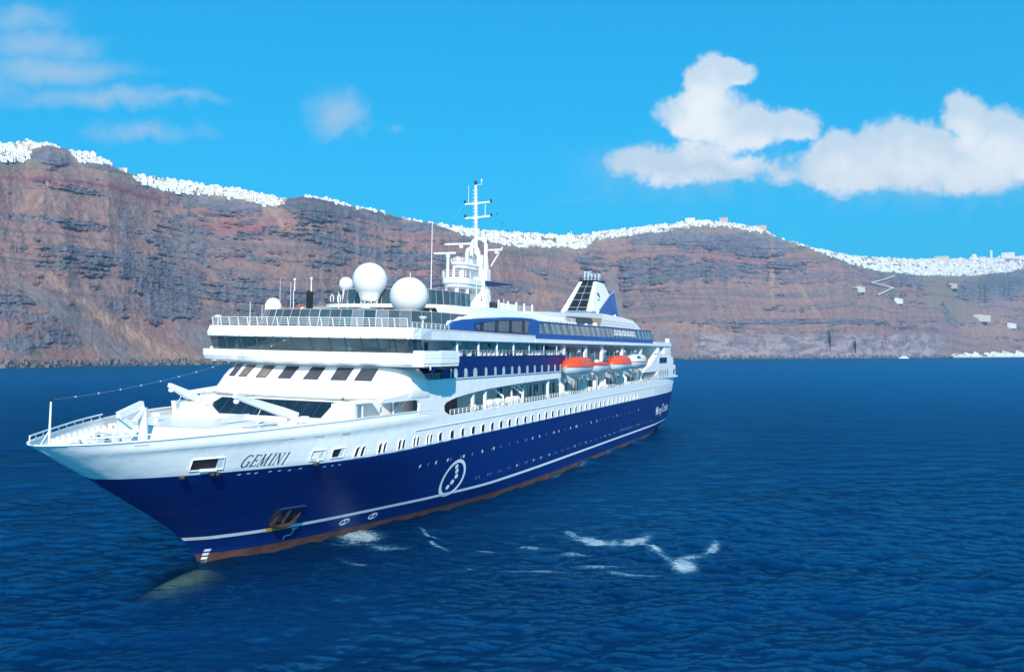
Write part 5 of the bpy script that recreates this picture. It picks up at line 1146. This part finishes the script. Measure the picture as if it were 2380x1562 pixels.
# relief, pushed towards or away from the sea
disp = np.zeros_like(ZZ); inv = np.ones_like(ZZ); vv = np.concatenate([np.broadcast_to(v, zz.shape), np.ones_like(zz2), np.ones_like(zz3)]); inv = np.clip(vv*6, 0, 1)*np.clip((1.0-vv)*7, .12, 1)
disp -= 42*(ridged(SX/210, ZZ/600, 51, 3)-.55)
disp -= 20*(ridged(SX/60+.3*fbm(SX/40, ZZ/40, 5, 2), ZZ/220, 52, 4)-.55)*(.5+R)
disp -= 7*(fbm(SX/34, ZZ/20, 53, 4)-.5)*(.3+R)
lay = (zst+16*fbm(SX/55, zst/30, 54, 5))/12.5; fr_ = lay-np.floor(lay)
amp = (.35+.9*vnoise(np.floor(lay)*3.7, SX/70, 55)); disp -= 3.6*R*amp*(sst(fr_, .0, .2)-fr_)*1.2*(.4+1.2*fbm(SX/23, zst/30, 59, 3))
lay2 = (zst+7*fbm(SX/16, zst/12, 56, 4))/4.6; fr2 = lay2-np.floor(lay2); disp -= 1.9*R*(sst(fr2, 0, .15)-fr2)
disp -= R*3.0*(ridged(SX/9, ZZ/38, 57, 2)-.5)
disp -= (1.5*R+.75)*(fbm(SX/4.5, ZZ/2.6, 58, 3)-.5)*3.0
disp -= 9*(fbm(SX/22+.6*fbm(SX/50, ZZ/50, 62, 2), ZZ/60, 60, 4)-.5)
disp += R*(-1.5)
for e in ((2045, 795, 13, 38), (1768, 812, 11, 22), (1985, 812, 4, 22), (1925, 800, 5, 26)): disp += 34*E(*e)
for e in ((110, 366, 40, 24), (735, 486, 75, 20), (2000, 800, 30, 30), (1900, 805, 30, 24)): disp -= 14*E(*e)
disp *= inv; disp[NV:] = disp[NV-1:NV]*np.concatenate([np.linspace(1, 0, NT-1), np.zeros(7)])[:, None]
YY = YY+disp; XX = TX*YY
ZZ[NV:NV+NT-1] += (fbm(SX[NV:NV+NT-1]/14, YY[NV:NV+NT-1]/14, 77, 4)-.5)*5*np.clip(np.minimum(w, 1-w)*5, 0, 1)
ZZ[:NV] += (fbm(SX[:NV]/11, YY[:NV]/9, 78, 4)-.5)*4*sst(vv[:NV], .02, .1)
# colours of the rock itself
def L3(*c): return np.array(c)[None, None, :]
n_a = fbm(SX/70, zst/26, 71, 5)[..., None]; n_b = fbm(SX/7, ZZ/5, 72, 4)[..., None]; n_c = fbm(SX/26, zst/7, 73, 4)[..., None]
pal = fbm(SX/520+3, zst/7.5, 74, 5, .6)[..., None]; strk = fbm((SX+.55*ZZ)/5.5, ZZ/60, 75, 4)[..., None]
n_d = fbm(SX/3.2, ZZ/2.2, 79, 3)[..., None]
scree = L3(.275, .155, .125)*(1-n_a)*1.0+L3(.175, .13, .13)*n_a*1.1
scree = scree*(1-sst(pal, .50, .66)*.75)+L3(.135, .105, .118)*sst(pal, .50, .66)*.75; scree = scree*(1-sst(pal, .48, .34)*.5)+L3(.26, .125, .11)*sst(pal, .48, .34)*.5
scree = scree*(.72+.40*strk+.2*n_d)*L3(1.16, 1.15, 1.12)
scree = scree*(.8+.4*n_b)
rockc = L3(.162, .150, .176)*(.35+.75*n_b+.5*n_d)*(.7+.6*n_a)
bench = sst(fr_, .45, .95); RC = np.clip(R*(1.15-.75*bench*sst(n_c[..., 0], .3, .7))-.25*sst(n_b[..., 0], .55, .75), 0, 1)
col_ = scree*(1-RC[..., None])+rockc*RC[..., None]
def lay_on(mask, c, k=1.): 
    global col_; mk = np.clip(mask, 0, 1)[..., None]*k; col_ = col_*(1-mk)+c*(.8+.4*n_b)*mk
rd = np.clip(E(345, 452, 85, 14, .22)+E(120, 425, 130, 9, .08, .8)+E(560, 528, 110, 20, .06, 1.0)+E(990, 560, 90, 16, .1, .6)+E(1680, 600, 80, 9, .1, 1.1)+E(900, 645, 120, 9, 0, .6)+E(400, 760, 60, 14, 0, .7), 0, 1)
lay_on(rd*sst(n_c[..., 0], .3, .6)*(.8), L3(.33, .12, .125))
def seg(x0, y0, x1, y1, w0, w1=None):
    w1 = w1 or w0; dx, dy = x1-x0, y1-y0; q = np.clip(((xD-x0)*dx+(yD-y0)*dy)/(dx*dx+dy*dy), 0, 1); d = np.hypot(xD-x0-q*dx, yD-y0-q*dy)
    return np.clip(1.3-d/(w0+(w1-w0)*q), 0, 1)
gv = np.clip(seg(30, 650, 320, 850, 10, 34)+seg(420, 760, 560, 850, 20, 40)+seg(1545, 780, 1560, 830, 24, 34)+seg(1420, 640, 1440, 740, 10, 16), 0, 1); lay_on(gv, L3(.20, .18, .185), .8)
pr_ = np.clip(seg(-40, 411, 155, 423, 5)+seg(155, 423, 261, 435, 5)+seg(261, 435, 367, 466, 7), 0, 1); lay_on(pr_*sst(n_c[..., 0], .2, .5), L3(.20, .085, .105), .85)
tn = np.clip(seg(112, 645, 250, 745, 12, 10)+seg(250, 745, 440, 848, 10, 16)+E(420, 832, 120, 12, .1, .7)+seg(100, 460, 75, 490, 4)+seg(105, 430, 125, 480, 3)+E(640, 505, 7, 40, -.6, 1.2)+E(1625, 760, 140, 18, 0, .5)+E(60, 470, 10, 40, .5, .7)+E(1795, 640, 7, 90, 0, .8)+E(1880, 700, 6, 80, -.6, .7)+E(1970, 660, 40, 12, 0, .3)+E(1250, 690, 60, 20, 0, .5)+E(690, 530, 60, 20, 0, .5)+E(2300, 760, 80, 30, 0, .6), 0, 1)
lay_on(tn*(.55+.45*sst(n_b[..., 0], .3, .6)), L3(.40, .25, .18), .9)
lay_on(low*sst(n_c[..., 0], .25, .7), L3(.42, .31, .31), .85)
lay_on(E(2200, 690, 70, 40, .6, .9)*sst(n_b[..., 0], .35, .6), L3(.17, .18, .11), .8)
lay_on(np.clip(E(90, 815, 30, 12)+E(2120, 630, 90, 14)+E(30, 385, 60, 10)+E(1230, 590, 90, 10)+E(2330, 650, 60, 12, 0, .8)+E(1880, 590, 90, 12, .3, .5)+E(2280, 670, 30, 12), 0, 1)*sst(n_b[..., 0], .42, .6), L3(.09, .125, .065), .9)
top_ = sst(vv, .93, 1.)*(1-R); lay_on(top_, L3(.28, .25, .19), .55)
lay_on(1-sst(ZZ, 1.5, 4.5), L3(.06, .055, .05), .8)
CL = bpy.data.materials.new('cliff_rock'); CL.use_nodes = True; t = CL.node_tree; b = t.nodes['Principled BSDF']; b.inputs['Roughness'].default_value = .92; b.inputs['Specular IOR Level'].default_value = .2
at = N(t, 'ShaderNodeAttribute', attribute_name='Col'); g = N(t, 'ShaderNodeTexCoord')
n = N(t, 'ShaderNodeTexNoise'); n.inputs['Scale'].default_value = .55; n.inputs['Detail'].default_value = 8; n.inputs['Roughness'].default_value = .7; t.links.new(g.outputs['Object'], n.inputs['Vector'])
n2 = N(t, 'ShaderNodeTexNoise'); n2.inputs['Scale'].default_value = .12; n2.inputs['Detail'].default_value = 6; t.links.new(g.outputs['Object'], n2.inputs['Vector'])
fr2_ = M(t, 'MULTIPLY_ADD', n.outputs['Fac'], 1.1, .45)
cc_ = N(t, 'ShaderNodeCombineXYZ'); 
for i in range(3): t.links.new(fr2_, cc_.inputs[i])
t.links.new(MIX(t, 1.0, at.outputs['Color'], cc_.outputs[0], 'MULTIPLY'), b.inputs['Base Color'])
bp = N(t, 'ShaderNodeBump'); bp.inputs['Strength'].default_value = .9; bp.inputs['Distance'].default_value = 3.0
t.links.new(M(t, 'ADD', n.outputs['Fac'], n2.outputs['Fac']), bp.inputs['Height']); t.links.new(bp.outputs[0], b.inputs['Normal'])
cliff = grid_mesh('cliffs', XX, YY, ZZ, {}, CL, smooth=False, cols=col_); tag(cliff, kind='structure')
xDf, yDf = toD(XX, YY, ZZ)
bm_ = MB(); rb = np.random.default_rng(8)
for k in range(1500):
    j = int(rb.integers(0, len(xc))); i = int(np.argmax(ZZ[:, j] > rb.uniform(-.5, 7)))
    c0 = Vector((XX[i, j], YY[i, j]-rb.uniform(0, 6), max(ZZ[i, j]-.3, -.3)+rb.uniform(-.2, .8))); r = rb.uniform(.4, 1.0)*rb.choice([1, 1, 1.4, 2.4])*(1+c0.y/2500)
    vs = [c0+Vector((a*r*rb.uniform(.6, 1.2), b*r*rb.uniform(.6, 1.2), c*r*rb.uniform(.4, .9))) for a in (-1, 1) for b in (-1, 1) for c in (-1, 1)]
    bm_.add(vs, [(0, 1, 3, 2), (4, 6, 7, 5), (0, 4, 5, 1), (2, 3, 7, 6), (0, 2, 6, 4), (1, 5, 7, 3)])
bo = bm_.build('shore_boulders', mat('boulder_rock', (.20, .17, .165), .9, var=.5, scale=.1), None, flip=False, kind='stuff'); bo.matrix_world = Matrix.Identity(4); tag(bo, 'grey boulders fallen along the foot of the cliffs', 'boulders')
def on_cliff(x, y, r0=0, r1=NV+NT-2):
    j = int(np.argmin(abs(xc-x))); c_ = slice(max(j-2, 0), j+3)
    i = int(np.argmin(abs(yDf[r0:r1, j]-y)))+r0
    return Vector((XX[i, j], YY[i, j], ZZ[i, j])), i, j
def ribbon(name, pts, wd, mt, label, cat):
    P = []
    for (a, b) in zip(pts[:-1], pts[1:]):
        n_ = max(2, int(math.hypot(b[0]-a[0], b[1]-a[1])/4))
        for k in range(n_): P.append((a[0]+(b[0]-a[0])*k/n_, a[1]+(b[1]-a[1])*k/n_))
    P.append(pts[-1]); Q = [on_cliff(*p)[0]+Vector((0, -5.0, 1.2)) for p in P]
    me = bpy.data.meshes.new(name); vs = []
    for q in Q: vs += [q+Vector((0, -wd*.4, wd*.5)), q+Vector((0, -wd*.7, 0)), q+Vector((0, -wd*.4, -wd*.5)), q+Vector((0, 8, -wd*.5)), q+Vector((0, 8, wd*.5))]
    fs = [(i*5+k, i*5+(k+1) % 5, (i+1)*5+(k+1) % 5, (i+1)*5+k) for i in range(len(Q)-1) for k in range(5)]
    me.from_pydata([tuple(x) for x in vs], [], fs); me.materials.append(mt); o = link(bpy.data.objects.new(name, me)); return o
PATHM = mat('path_stone', (.62, .58, .54), .9, var=.2, scale=.2)
for pts, wd in (([(2080, 642), (2052, 651), (2024, 658)], 3.2), ([(2024, 658), (2050, 664), (2075, 670)], 3.2), ([(2075, 670), (2055, 680), (2039, 687)], 4.0), ([(1980, 670), (2010, 672)], 2.2)):
    tag(ribbon('zigzag_path', pts, wd, PATHM, '', ''), kind='structure')

# ================================================================ white town along the rim
HW = mat('limewash', (.76, .75, .73), .8, var=.08, scale=.08); HC = mat('cream_wash', (.62, .56, .46), .85, var=.1, scale=.1); HP = mat('pink_wash', (.60, .40, .33), .85, var=.1, scale=.1); HB = mat('tan_wall', (.34, .26, .20), .9, var=.2, scale=.1)
HD_ = mat('window_dark', (.20, .22, .26), .5); HDM = mat('blue_dome', (.05, .16, .42), .5)
def house_mesh(w, d, h, kind):
    m = MB(); m.box(-w/2, w/2, -d/2, d/2, -2.6, h)
    m.box(-w/2-.1, w/2+.1, -d/2-.1, -d/2+.25, h, h+.5); m.box(-w/2-.1, -w/2+.3, -d/2, d/2, h, h+.5); m.box(w/2-.3, w/2+.1, -d/2, d/2, h, h+.5)
    if kind == 1: m.box(-w*.1, w*.45, -d*.1, d*.45, h, h+2.8)
    if kind == 2: m.box(-w*.45, -w*.05, -d*.45, d*.4, h, h+2.2)
    return m.mesh('house', HW, flip=False)
def vault(w, d, h):
    m = MB(); P = [(-w/2, -2.6), (w/2, -2.6), (w/2, h*.6)]+[(w/2*math.cos(a), h*.6+w*.35*math.sin(a)) for a in np.linspace(0, math.pi, 8)[1:-1]]+[(-w/2, h*.6)]
    m.prism(P, -d/2, d/2); return m.mesh('house', HW, flip=False)
def wmesh(a, b): return MB().box(-a/2, a/2, -.12, .12, 0, b).mesh('window', HD_, flip=False)
WM = [wmesh(.9, 1.3), wmesh(1.1, 1.9), wmesh(1.8, 1.2)]
PR = []
for k in range(10):
    w_, d_, h_ = random.uniform(5.5, 12), random.uniform(4.5, 7), random.choice([2.5, 2.7, 2.8, 3.0, 5.0]); kd = k % 4
    if kd == 3: w_ = random.uniform(3.8, 5); PR.append((vault(w_, d_, h_), w_, d_, h_, 3))
    else: PR.append((house_mesh(w_, d_, h_, kd), w_, d_, h_, kd))
cand = []
xs = -60.
def town_y(x, f): # f 0 bottom line .. 1 top line
    return np.interp(x, bx, by)*(1-f)+np.interp(x, tx, ty)*f
rh = np.random.default_rng(3)
SKIPS = [(655, 705), (262, 298), (1770, 1828)]
lastx = -70
ZrI = lambda x: float(np.interp(x, xc, Zr)); 
x = -70.
while x < 2460:
    zr_ = ZrI(x); stepD = 5.6/zr_*FD
    bandm = (np.interp(x, bx, by)-np.interp(x, tx, ty))/FD*zr_
    nl = max(1, int(bandm/2.3)+1)
    skip = any(a < x < b for a, b in SKIPS)
    for l in range(nl):
        f = (l+rh.random()*.8)/nl
        if skip and f < .75: continue
        # keep crags and gaps clear
        if 60 < x < 160 and f < .45: continue
        if rh.random() < .10 or fbm(np.array([x/14.]), np.array([f*5.]), 88, 3)[0] < .33: continue
        if 870 < x < 930 and rh.random() < .7: continue
        if 1530 < x < 1720 and f < .35 and rh.random() < .75: continue
        cand.append((x+rh.random()*stepD, f, zr_))
    x += stepD*(.75+.4*rh.random())
def ground(x, f):
    j = int(np.argmin(abs(xc-x))); i = int(round(NV-1+f*(NT-1))); i = min(i, NV+NT-2)
    return Vector((float((x-1190)/FD*YY[i, j]), float(YY[i, j]), float(ZZ[i, j])))
H_ = []
for (x, f, zr_) in cand:
    p = PR[rh.integers(len(PR))]; g_ = ground(x, f); sc_ = rh.uniform(.75, 1.15)
    H_.append((p[1]*p[3]*sc_*sc_/g_.y**2*(1.25 if f > .8 else 1), x, f, g_, p, sc_, rh.uniform(-.35, .35)))
H_.sort(key=lambda q: -q[0])
PLACES = [(20, 'far left town edge'), (62, 'left of the dark crag'), (105, 'above the dark crag'), (150, 'over the right flank of the crag'), (205, 'first ridge right of the crag'), (262, 'falling ridge right of the crag'), (335, 'just right of the bare notch'), (385, 'left start of the long white slope'), (430, 'upper white slope'), (480, 'white slope above the lava band'), (530, 'over the left lava band end'), (585, 'over the red cliff band'), (630, 'above the pale gully path'), (680, 'foot of the white slope'), (760, 'left top of the grey crag'), (840, 'right top of the grey crag'), (960, 'sparse rim left of the mast'), (1040, 'rim under the light string'), (1110, 'directly behind the mast'), (1180, 'rim right of the mast'), (1260, 'left part of the dip'), (1330, 'lowest part of the dip'), (1400, 'right part of the dip'), (1470, 'slope rising to the summit'), (1560, 'left shoulder of the summit'), (1640, 'summit crest'), (1720, 'crest right of the highest block'), (1830, 'right shoulder of the summit'), (1920, 'slope falling from the summit'), (2010, 'lower falling slope'), (2100, 'above the zigzag path'), (2190, 'right of the zigzag path'), (2260, 'below the domed cathedral'), (2330, 'below the bell tower'), (9999, 'far right town end')]
def cluster(x, f):
    lev = ', skyline' if f > .8 else (', lower edge' if f < .3 else ', middle rows')
    for a_, nm in PLACES:
        if x < a_: break
    return lev + ', ' + nm, 'white rim houses, ' + nm
KN = {0: 'flat white house', 1: 'white roof-room house', 2: 'white stair-turret house', 3: 'white vaulted house'}
nh = 0; wm = MB(); HO = []
def ang(g_): return math.atan2(g_.x, g_.y)*-1
for q in H_:
    _, x, f, g_, p, s_, rz = q
    mt = HW if rh.random() > .1 else [HC, HC, HP, HB][rh.integers(4)]
    if nh < 292:
        lb, gr = cluster(x, f); cn = {id(HW): '', id(HC): 'cream ', id(HP): 'pinkish ', id(HB): 'tan '}[id(mt)]
        kn = KN[p[4]]; kn = (cn+kn.replace('white ', '')) if cn else kn
        o = bpy.data.objects.new('house', p[0]); C.objects.link(o); o.location = g_; o.rotation_euler = (0, 0, ang(g_)+rz); o.scale = (s_, s_, s_)
        tag(o, (('tall ' if p[3] > 4.5 else 'low ')+('wide ' if p[1]*s_ > 9.5 else 'narrow ' if p[1]*s_ < 6.5 else '')+kn+lb), 'house', gr); HO.append(o)
        if mt is not HW: o.material_slots[0].link = 'OBJECT'; o.material_slots[0].material = mt
        for (dx, dz, k) in ([(-.3, 1.0, 0), (.05, .2, 1), (.3, 1.0, 0)]+([(-.25, 4.0, 0), (.15, 4.0, 2)] if p[3] > 6 else [])):
            if p[4] == 3 and abs(dx) > .1: continue
            c_ = bpy.data.objects.new('window' if k != 1 else 'door', WM[k]); C.objects.link(c_); c_.parent = o; c_.location = (dx*p[1], -p[2]/2-.02, dz)
        nh += 1
    else:
        c_, s2 = math.cos(ang(g_)+rz), math.sin(ang(g_)+rz); w_, d_, h_ = p[1]*s_, p[2]*s_, p[3]*s_
        def bx_(x0, x1, y0, y1, z0, z1, mi):
            vs = [(a, b, c) for a in (x0, x1) for b in (y0, y1) for c in (z0, z1)]
            wm.add([(g_.x+a*c_-b*s2, g_.y+a*s2+b*c_, g_.z+c) for a, b, c in vs], [(0, 1, 3, 2), (4, 6, 7, 5), (0, 4, 5, 1), (2, 3, 7, 6), (0, 2, 6, 4), (1, 5, 7, 3)], mi)
        mi = 0 if mt is HW else (2 if mt is HC else (3 if mt is HP else 4))
        bx_(-w_/2, w_/2, -d_/2, d_/2, -3, h_, mi)
        if p[4] in (1, 2): bx_(-w_*.4, w_*.1, -d_*.3, d_*.4, h_, h_+2.4, mi)
        for dx in ((-.28, .22) if w_ > 7 else (0,)):
            if rh.random() < .8: bx_(dx*w_-.55, dx*w_+.55, -d_/2-.06, -d_/2+.1, .5, 2.2+rh.random(), 1)
byl = {}
for o in HO: byl.setdefault(o['label'], []).append(o)
for lb, os_ in byl.items():
    if len(os_) > 1:
        os_.sort(key=lambda o: o.location.x/o.location.y); n_ = len(os_)
        for i, o in enumerate(os_):
            o['label'] = ('leftmost' if i == 0 else 'rightmost' if i == n_-1 else ['second', 'third', 'fourth', 'fifth', 'sixth', 'seventh', 'eighth', 'ninth'][min(i-1, 7)]+' from left')+' '+lb
wo = wm.build('town_houses', [HW, HD_, HC, HP, HB], None, flip=False, kind='stuff'); wo.matrix_world = Matrix.Identity(4); tag(wo, 'dense white village houses crowding the cliff rim', 'houses')
# landmarks
def landmark(name, x, f, w_, d_, h_, mt, label, cat, dome=0, tower=0, wins=3):
    g_ = ground(x, f); base = Matrix.Translation(g_) @ Matrix.Rotation(ang(g_), 4, 'Z'); t_ = thing(name, label, cat, base=base)
    MB().box(-w_/2, w_/2, -d_/2, d_/2, -6, h_).box(-w_/2-.3, w_/2+.3, -d_/2-.3, -d_/2+.1, h_-.1, h_+.6).build('wall', mt, t_, flip=False)
    if dome: MB().lathe([(.1, dome*1.05), (dome*.4, dome*.95), (dome*.75, dome*.7), (dome*.97, dome*.3), (dome, 0), (dome, -.8)], (0, 0, h_+.6), 16).build('dome', HW, t_, flip=False, smooth=True)
    if tower: MB().box(w_/2+1, w_/2+1+tower*.22, -1.5, 1.5, -4, h_+tower).box(w_/2+.7, w_/2+1.3+tower*.22, -1.8, 1.8, h_+tower-.6, h_+tower).build('bell_tower', HW, t_, flip=False)
    n_ = wins
    for r_ in range(max(1, int(h_/3.4))):
        for k in range(n_): 
            o = bpy.data.objects.new('window', WM[0]); C.objects.link(o); o.parent = t_; o.location = (-w_/2+w_*(k+.5)/n_, -d_/2-.05, 1.0+r_*3.3)
    return t_
landmark('church', 58, .95, 7, 7, 4, HB, 'small domed church with a dark drum on the far left skyline', 'church', dome=3.0)
landmark('church', 212, .97, 9, 8, 5, HW, 'white domed church where the ridge drops right of the dark crag', 'church', dome=3.4)
landmark('church', 1322, .95, 10, 8, 5, HW, 'white church with a thin bell tower in the dip of the rim', 'church', dome=4.0, tower=9)
landmark('church', 2265, .96, 20, 16, 7, HW, 'large white domed cathedral on the skyline at right', 'church', dome=9.5)
landmark('bell_tower', 2306, .97, 7, 7, 26, HW, 'tall slender white bell tower right of the domed cathedral', 'tower', wins=1)
landmark('hotel', 2345, .96, 42, 16, 17, HW, 'large flat white hotel block with rows of windows at the right end', 'hotel', wins=8)
landmark('hotel', 1683, .95, 22, 14, 14, HP, 'pinkish square block standing highest on the summit skyline', 'hotel', wins=4)
landmark('hotel', 1605, .97, 26, 14, 10, HW, 'white flat block near the top of the rounded summit', 'hotel', wins=4)
landmark('hotel', 1768, .95, 34, 14, 9, HP, 'low pinkish building at the right shoulder of the summit', 'hotel', wins=5)
landmark('hotel', 2190, .9, 44, 16, 14, HC, 'cream building with a row of windows left of the cathedral', 'hotel', wins=7)
for (x, y, w_, d_, h_, mt, lb) in ((2280, 741, 52, 12, 11, HC, 'long pale building alone on the slope at right above the port'), (2085, 699, 26, 10, 5, HW, 'small white chapel huts below the zigzag path'), (2000, 672, 22, 10, 5, HC, 'low pale terrace left of the zigzag path'), (2215, 664, 24, 10, 6, HP, 'pinkish house on the slope under the right end of town'), (2350, 757, 26, 10, 6, HW, 'white house on the far right slope above the port')):
    g_, i, j = on_cliff(x, y); base = Matrix.Translation(g_+Vector((0, -6, 0))) @ Matrix.Rotation(ang(g_), 4, 'Z'); t_ = thing('house', lb, 'house', base=base)
    MB().box(-w_/2, w_/2, -d_/2, d_/2+8, -10, h_).box(-w_/2, w_*.1, -d_/2, d_/2, h_, h_+2.5).build('wall', mt, t_, flip=False)
    for k in range(4): o = bpy.data.objects.new('window', WM[1]); C.objects.link(o); o.parent = t_; o.location = (-w_/2+w_*(k+.5)/4, -d_/2-.05, .8)
# port buildings at the water's edge
pk = 0
for x, w_, h_, mt in ((2222, 24, 9, HC), (2236, 20, 7, HW), (2247, 18, 12, HW), (2262, 26, 8, HW), (2276, 18, 7, HC), (2296, 24, 12, HW), (2312, 24, 15, HW), (2328, 20, 10, HW), (2343, 26, 13, HW), (2358, 20, 9, HW), (2372, 24, 14, HW), (2388, 26, 12, HW), (2216, 12, 6, HW), (2268, 14, 14, HW), (2334, 14, 18, HC), (2366, 14, 18, HW)):
    j = int(np.argmin(abs(xc-x))); i = int(np.argmax(ZZ[:, j] > 3)); y0 = YY[i, j]-6
    base = Matrix.Translation(((x-1190)/FD*y0, y0, 0)) @ Matrix.Rotation(-math.atan((x-1190)/FD), 4, 'Z')
    xs_ = sorted([2222, 2236, 2247, 2262, 2276, 2296, 2312, 2328, 2343, 2358, 2372, 2388, 2216, 2268, 2334, 2366])
    od = 'first second third fourth fifth sixth seventh eighth ninth tenth eleventh twelfth thirteenth fourteenth fifteenth last'.split()[xs_.index(x)]
    t_ = thing('port_house', ('tall ' if h_ > 10 else 'low ')+('cream' if mt is HC else 'white')+' port house at the waterline, '+od+' from the headland', 'house', base=base, group='port buildings at the foot of the cliff')
    MB().box(-w_/2, w_/2, -6, 20, -6, h_).box(-w_*.4, w_*.1, -2, 15, h_, h_+3).build('wall', mt, t_, flip=False)
    for k in range(3): o = bpy.data.objects.new('window', WM[1]); C.objects.link(o); o.parent = t_; o.location = (-w_/2+w_*(k+.5)/3, -6.05, 2.2)
    pk += 1
j = [int(np.argmin(abs(xc-x))) for x in np.linspace(2205, 2420, 14)]
m = MB()
qs = []
for k in j:
    i = int(np.argmax(ZZ[:, k] > 2)); qs.append((XX[i, k]-0, YY[i, k]-26, YY[i, k]+30))
vs = []
for (a, y0, y1) in qs: vs += [(a, y0, -4), (a, y0, 2.4), (a, y1, 2.6)]
m.add(vs, [(i*3+k, i*3+k+1, i*3+k+4, i*3+k+3) for i in range(len(qs)-1) for k in (0, 1)])
o = m.build('quay', PATHM, None, flip=False, kind='structure'); o.matrix_world = Matrix.Identity(4)
# the white ferry off the headland
fy = 2240.; fb_ = Matrix.Translation(((2099-1190)/FD*fy, fy, 0)) @ Matrix.Rotation(.25, 4, 'Z'); f = thing('ferry', 'small white ferry lying close under the cliff at right', 'boat', base=fb_)
MB().prism([(-17, 2.6), (-14.5, -1), (14, -1), (14.5, 2.2), (-8, 2.4)], -3.6, 3.6).build('boat_hull', HW, f, flip=False)
MB().box(-8, 11, -3, 3, 2.2, 4.8).box(-6, 8, -2.8, 2.8, 4.8, 7).build('cabin', HW, f, flip=False)
MB().box(-7, 10, -3.06, -3.0, 3.1, 4.0).build('window_strip', HD_, f, flip=False); MB().box(-5, 7, -2.86, -2.8, 5.4, 6.2).build('window_strip', HD_, f, flip=False); MB().tube([(-3, 0, 7), (-2, 0, 11)], .2, 6).build('mast', HW, f, flip=False)
# ================================================================ thin funnel smoke and the haze of the air
def volbox(name, x0, x1, y0, y1, z0, z1, dens, colr, aniso, label, cat, tree=None):
    me = bpy.data.meshes.new(name); vs = [(a, b, c) for a in (x0, x1) for b in (y0, y1) for c in (z0, z1)]
    me.from_pydata(vs, [], [(0, 1, 3, 2), (4, 6, 7, 5), (0, 4, 5, 1), (2, 3, 7, 6), (0, 2, 6, 4), (1, 5, 7, 3)])
    bm = bmesh.new(); bm.from_mesh(me); bmesh.ops.recalc_face_normals(bm, faces=bm.faces); bm.to_mesh(me); bm.free()
    mt = bpy.data.materials.new(name); mt.use_nodes = True; t = mt.node_tree; t.nodes.clear(); o_ = N(t, 'ShaderNodeOutputMaterial'); v_ = N(t, 'ShaderNodeVolumePrincipled')
    v_.inputs['Color'].default_value = (*colr, 1); v_.inputs['Density'].default_value = dens; v_.inputs['Anisotropy'].default_value = aniso
    t.links.new(v_.outputs[0], o_.inputs['Volume']); me.materials.append(mt); o = link(bpy.data.objects.new(name, me)); tag(o, label, cat, kind='stuff'); return o
HAZE = 0.00014
if HAZE: volbox('haze', -4800, 4800, -4700, 4800, -12, 480, HAZE, (.27, .64, .98), .2, 'pale blue haze in the air', 'haze')
